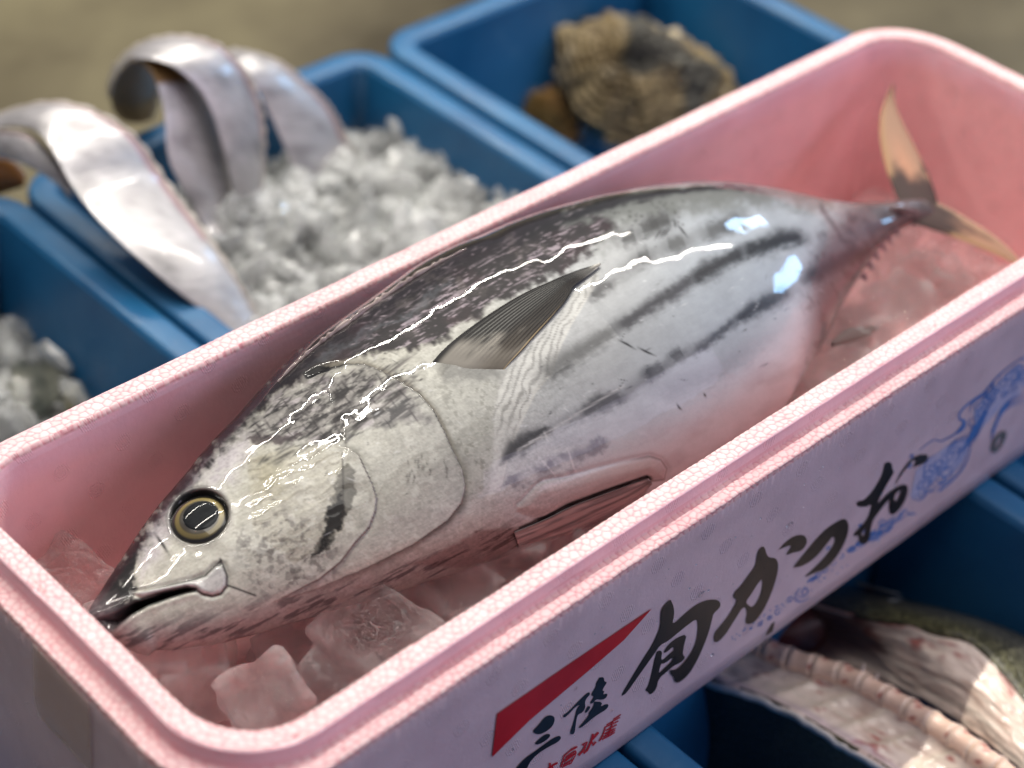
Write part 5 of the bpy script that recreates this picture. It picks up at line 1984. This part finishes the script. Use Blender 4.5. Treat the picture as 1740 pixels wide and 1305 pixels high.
# ------------------------------------------------------------------ the cut fish in the near crate
m_flesh = tint_mat("cut_flesh", .34, 140, .0015, Coat_Weight=.5, Coat_Roughness=.12)
m_scale, nt, b = new_mat("scaled_skin")
a = nd(nt, "ShaderNodeAttribute", attribute_name="tint")
tc2 = nd(nt, "ShaderNodeTexCoord")
v2 = nd(nt, "ShaderNodeTexVoronoi")
v2.inputs["Scale"].default_value = 330
nt.links.new(tc2.outputs["Object"], v2.inputs["Vector"])
rs = ramp(nt, v2.outputs["Distance"], [(.1, (1.15, 1.15, 1.1)), (.6, (.35, .35, .35))])
mx = nd(nt, "ShaderNodeMix", data_type="RGBA", blend_type="MULTIPLY")
mx.inputs[0].default_value = 1
nt.links.new(a.outputs["Color"], mx.inputs[6])
nt.links.new(rs.outputs[0], mx.inputs[7])
nt.links.new(mx.outputs[2], b.inputs["Base Color"])
setp(b, Roughness=.35, Coat_Weight=.4)
bump(nt, b, v2.outputs["Distance"], .5, -.0015)

cut = empty("cut_fish", tuple(at_z([(1500, 1180)], -.26)[0]))
tag(cut, "gutted fish cut open along its spine in the near blue crate", "fish")


def sheet(name, rows, mat, colf, n=70, m=40, disp=None, thick=.004):
    """a curved sheet through measured rows: each row is a list of (px, py, z)"""
    R = [smooth_curve([tuple(at_z([(a_, b_)], z)[0]) for a_, b_, z in row], n, 2) for row in rows]
    R = np.array(R)
    rows_s = np.stack([smooth_curve(R[:, i], m, 2) for i in range(n)], 0)
    gu, gv = np.meshgrid(np.linspace(0, 1, n), np.linspace(0, 1, m), indexing="ij")
    V = rows_s
    N_ = np.cross(np.gradient(V, axis=0), np.gradient(V, axis=1))
    N_ /= np.linalg.norm(N_, axis=2, keepdims=True) + 1e-12
    if np.sum((CP - V) * N_) < 0:
        N_ = -N_
    if disp is not None:
        V = V + N_ * disp(gu, gv)[..., None]
    F = grid_faces(n, m)
    Vf = V.reshape(-1, 3)
    if np.dot(np.cross(Vf[F[n * m // 3 % len(F)][1]] - Vf[F[n * m // 3 % len(F)][0]], Vf[F[n * m // 3 % len(F)][3]] - Vf[F[n * m // 3 % len(F)][0]]), N_.reshape(-1, 3)[F[n * m // 3 % len(F)][0]]) < 0:
        F = F[:, ::-1]
    o = mesh_obj(name, Vf, F, mat, cut, cols=colf(gu.ravel(), gv.ravel()))
    sm_ = o.modifiers.new("t", "SOLIDIFY")
    sm_.thickness = thick
    sm_.offset = -1
    return o


SPINE = [(1200, 1040, -.235), (1310, 1098, -.225), (1384, 1122, -.22), (1450, 1140, -.215), (1531, 1186, -.21), (1615, 1233, -.205), (1668, 1272, -.20), (1740, 1325, -.20)]
SKINE = [(1130, 1120, -.255), (1212, 1163, -.235), (1290, 1185, -.23), (1370, 1226, -.225), (1450, 1276, -.22), (1530, 1325, -.22), (1600, 1370, -.22), (1660, 1410, -.22)]
MIDR = [(a0 * .5 + a1 * .5, b0 * .5 + b1 * .5, (z0 + z1) / 2 - .012) for (a0, b0, z0), (a1, b1, z1) in zip(SPINE, SKINE)]


def flesh_col(u_, v_):
    c = np.ones((len(u_), 3)) * h(246, 228, 212)
    n_ = fbm(u_ * 9, v_ * 5, None, 4, 3)
    c = mixc(c, h(186, 150, 134), sstep(.0, .7, n_) * .6)
    c = mixc(c, h(222, 206, 184), np.maximum(0, np.sin(u_ * 62 + v_ * 5))**4 * sstep(.1, .3, v_) * sstep(.95, .7, v_) * .8)
    c = mixc(c, h(168, 70, 62), sstep(.75, .95, fbm(u_ * 14, v_ * 6, None, 3, 9)) * .8)
    c = mixc(c, h(200, 178, 188), np.exp(-((v_ - .86) / .06)**2) * .6)
    c = mixc(c, h(226, 214, 194), np.exp(-((v_ - .55 - .05 * np.sin(u_ * 5)) / .02)**2) * .7)
    return mixc(c, h(216, 214, 214), sstep(.965, .99, v_))


sheet("rib_wall", [SPINE, MIDR, SKINE], m_flesh, flesh_col, 110, 50, lambda u_, v_: .0016 * np.maximum(0, np.sin(u_ * 62 + v_ * 5))**2 * np.sin(np.clip(v_, 0, 1) * math.pi) + .001 * fbm(u_ * 20, v_ * 10, None, 3, 4))
LOWSK = [(a0 - 30, b0 + 90, z0 - .07) for a0, b0, z0 in SKINE]
LOWS2 = [(a0 - 60, b0 + 190, z0 - .12) for a0, b0, z0 in SKINE]
sheet("dark_skin", [[(a0 - 1, b0 + 2, z0 - .001) for a0, b0, z0 in SKINE], LOWSK, LOWS2], m_scale, lambda u_, v_: mixc(np.ones((len(u_), 3)) * h(40, 38, 32), h(104, 98, 66), sstep(.35, .75, u_) * sstep(.4, .05, v_)), 60, 30)
# cavity lining, inside of the flap, flap crest
FL0 = [(1260, 1010, -.25), (1340, 1010, -.24), (1459, 1046, -.222), (1519, 1053, -.215), (1594, 1074, -.204), (1630, 1078, -.20), (1668, 1102, -.20), (1698, 1137, -.202), (1740, 1190, -.205), (1790, 1250, -.208)]
FL1 = [(1270, 1050, -.27), (1340, 1060, -.265), (1440, 1085, -.25), (1500, 1100, -.235), (1560, 1120, -.222), (1610, 1140, -.212), (1650, 1170, -.208), (1690, 1205, -.208), (1740, 1255, -.21), (1790, 1310, -.212)]
FL2 = [(1280, 1085, -.275), (1350, 1105, -.27), (1430, 1125, -.26), (1490, 1148, -.25), (1550, 1180, -.24), (1600, 1205, -.23), (1650, 1240, -.225), (1700, 1280, -.22), (1740, 1310, -.22), (1790, 1360, -.22)]


def flap_col(u_, v_):
    c = np.ones((len(u_), 3)) * h(246, 226, 208)
    n_ = fbm(u_ * 8, v_ * 4, None, 4, 13)
    c = mixc(c, h(220, 180, 158), sstep(-.1, .6, n_) * .5)
    c = mixc(c, h(168, 60, 54), sstep(.3, .75, fbm(u_ * 11, v_ * 5, None, 3, 19)) * sstep(.5, .2, v_) * .85)
    c = mixc(c, h(196, 186, 170), np.maximum(0, np.sin(v_ * 30 + u_ * 14 + n_ * 2))**3 * sstep(.35, .6, v_) * .6)
    c = mixc(c, h(84, 48, 44), sstep(.50, .34, u_ + n_ * .06) * sstep(.04, .12, v_) * sstep(1.0, .62, v_ + n_ * .08 - sstep(.35, .1, u_) * .5) * .92)
    return mixc(c, h(190, 120, 108), sstep(.07, .02, v_) * sstep(.75, .4, u_) * .8)


sheet("belly_flap", [FL0, FL1, FL2], m_flesh, flap_col, 100, 50, lambda u_, v_: .0016 * fbm(u_ * 10, v_ * 6, None, 4, 14))
SK1 = [(1270, 985, -.26), (1360, 975, -.25), (1480, 1005, -.24), (1534, 1024, -.235), (1590, 1034, -.23), (1640, 1046, -.226), (1690, 1060, -.224), (1740, 1076, -.224), (1790, 1100, -.224), (1850, 1150, -.224)]
SK0 = [(a0 + 4, b0 - 1, z0 + .002) for a0, b0, z0 in FL0]
SKM = [((a0 + a1) / 2 + 4, (b0 + b1) / 2 - 6, (z0 + z1) / 2 + .008) for (a0, b0, z0), (a1, b1, z1) in zip(SK0, SK1)]
SK2 = [(a0 + 20, b0 - 16, z0 - .09) for a0, b0, z0 in SK1]


def skin_col(u_, v_):
    c = np.ones((len(u_), 3)) * h(120, 116, 104)
    c = mixc(c, h(112, 110, 70), sstep(.2, .0, v_) * .8)
    return mixc(c, h(60, 58, 56), sstep(.5, .2, u_))


sheet("scaled_back", [SK0, SKM, SK1, SK2], m_scale, skin_col, 70, 40)
# backbone: single vertebrae, and fin rays at the head end
m_bone = tint_mat("vertebra_bone", .4, 200, .001, Coat_Weight=.4)
sp3 = smooth_curve([tuple(at_z([(a0, b0)], z)[0]) for a0, b0, z in SPINE], 200, 2)
vert_mesh = []
for k in range(3):
    bm = bmesh.new()
    bmesh.ops.create_cone(bm, cap_ends=True, segments=14, radius1=.0075, radius2=.0075, depth=.0150)
    bmesh.ops.subdivide_edges(bm, edges=[e for e in bm.edges if abs(e.verts[0].co.z - e.verts[1].co.z) > .008], cuts=4)
    for v in bm.verts:
        t = v.co.z / .0075
        s_v = 1 - .16 * (1 - t * t) + .10 * mnoise.noise(v.co * 300 + Vector((k * 9, 0, 0)))
        v.co.x *= s_v
        v.co.y *= s_v
    me = bpy.data.meshes.new("vertebra")
    bm.to_mesh(me)
    bm.free()
    me.polygons.foreach_set("use_smooth", [True] * len(me.polygons))
    a_ = me.color_attributes.new("tint", "FLOAT_COLOR", "POINT")
    cb = []
    for v in me.vertices:
        t = abs(v.co.z / .0075) ** 3
        nz = mnoise.noise(v.co * 260 + Vector((0, k * 5, 0)))
        c = lin(236, 200, 178) * (1 - t) + lin(232, 206, 188) * t
        if nz > .42 + .1 * k:
            c = lin(168, 58, 52)
        cb += list(c) + [1]
    a_.data.foreach_set("color", cb)
    me.materials.append(m_bone)
    vert_mesh.append(me)
Ls = np.r_[0, np.cumsum(np.linalg.norm(np.diff(sp3, axis=0), axis=1))]
nvb = int(Ls[-1] / .0158)
for k in range(nvb):
    l = (k + .5) * Ls[-1] / nvb
    c = np.array([np.interp(l, Ls, sp3[:, q]) for q in range(3)])
    c2 = np.array([np.interp(min(l + .004, Ls[-1]), Ls, sp3[:, q]) for q in range(3)])
    o = bpy.data.objects.new("vertebra", vert_mesh[k % 3])
    COL.objects.link(o)
    o.parent = cut
    o.location = Vector(c + np.array([0, 0, -.0052])) - cut.location
    o.rotation_euler = Vector(c2 - c).to_track_quat("Z", "Y").to_euler()
m_spur = simple_mat("bone_spur", (.5, .42, .38), (.62, .54, .48), 80, .4)
for px in [(1466, 1136), (1488, 1152)]:
    p_ = at_z([px], -.212)[0]
    bm = bmesh.new()
    bmesh.ops.create_cone(bm, cap_ends=True, segments=8, radius1=.0016, radius2=.0008, depth=.006)
    for v in bm.verts:
        v.co += Vector((.0006 * mnoise.noise(v.co * 400), 0, 0))
    me = bpy.data.meshes.new("bone_spur")
    bm.to_mesh(me)
    bm.free()
    me.materials.append(m_spur)
    o = bpy.data.objects.new("bone_spur", me)
    COL.objects.link(o)
    o.parent = cut
    o.location = Vector(p_) - cut.location
    o.rotation_euler = (ri.uniform(-.6, .2), ri.uniform(.2, .9), 0)
m_ray = simple_mat("fin_ray", (.16, .18, .20), (.30, .32, .33), 60, .4)
for pts in ([(1456, 990, -.235), (1490, 1000, -.23), (1515, 1006, -.228), (1530, 1010, -.23)], [(1460, 1024, -.235), (1490, 1022, -.232), (1518, 1020, -.232), (1533, 1018, -.234)]):
    c = smooth_curve([tuple(at_z([(a0, b0)], z)[0]) for a0, b0, z in pts], 24, 2)
    V = []
    for k in range(24):
        r = .0016 * (1 - .7 * k / 23)
        for a0 in range(8):
            an = 2 * math.pi * a0 / 8
            V.append(c[k] + np.array([0, 1, 0]) * r * math.cos(an) + np.array([0, 0, 1]) * r * math.sin(an))
    mesh_obj("fin_ray", np.array(V), grid_faces(24, 8, wrap_v=True), m_ray, cut)
# flesh end and dark organ in the shade under the foam box
lump_o = None
bm = bmesh.new()
bmesh.ops.create_icosphere(bm, subdivisions=3, radius=1)
for v in bm.verts:
    c = v.co * (1 + .18 * mnoise.fractal(v.co * 1.5, 1.0, 2.0, 3))
    v.co = Vector((c.x * .05, c.y * .02, c.z * .02))
me = bpy.data.meshes.new("gill")
bm.to_mesh(me)
bm.free()
me.polygons.foreach_set("use_smooth", [True] * len(me.polygons))
me.materials.append(simple_mat("gill_red", (.05, .012, .012), (.12, .03, .03), 60, .35))
o = bpy.data.objects.new("gill", me)
COL.objects.link(o)
o.parent = cut
o.location = Vector(at_z([(1400, 1055)], -.262)[0]) - cut.location
o.rotation_euler = (0, 0, -.4)
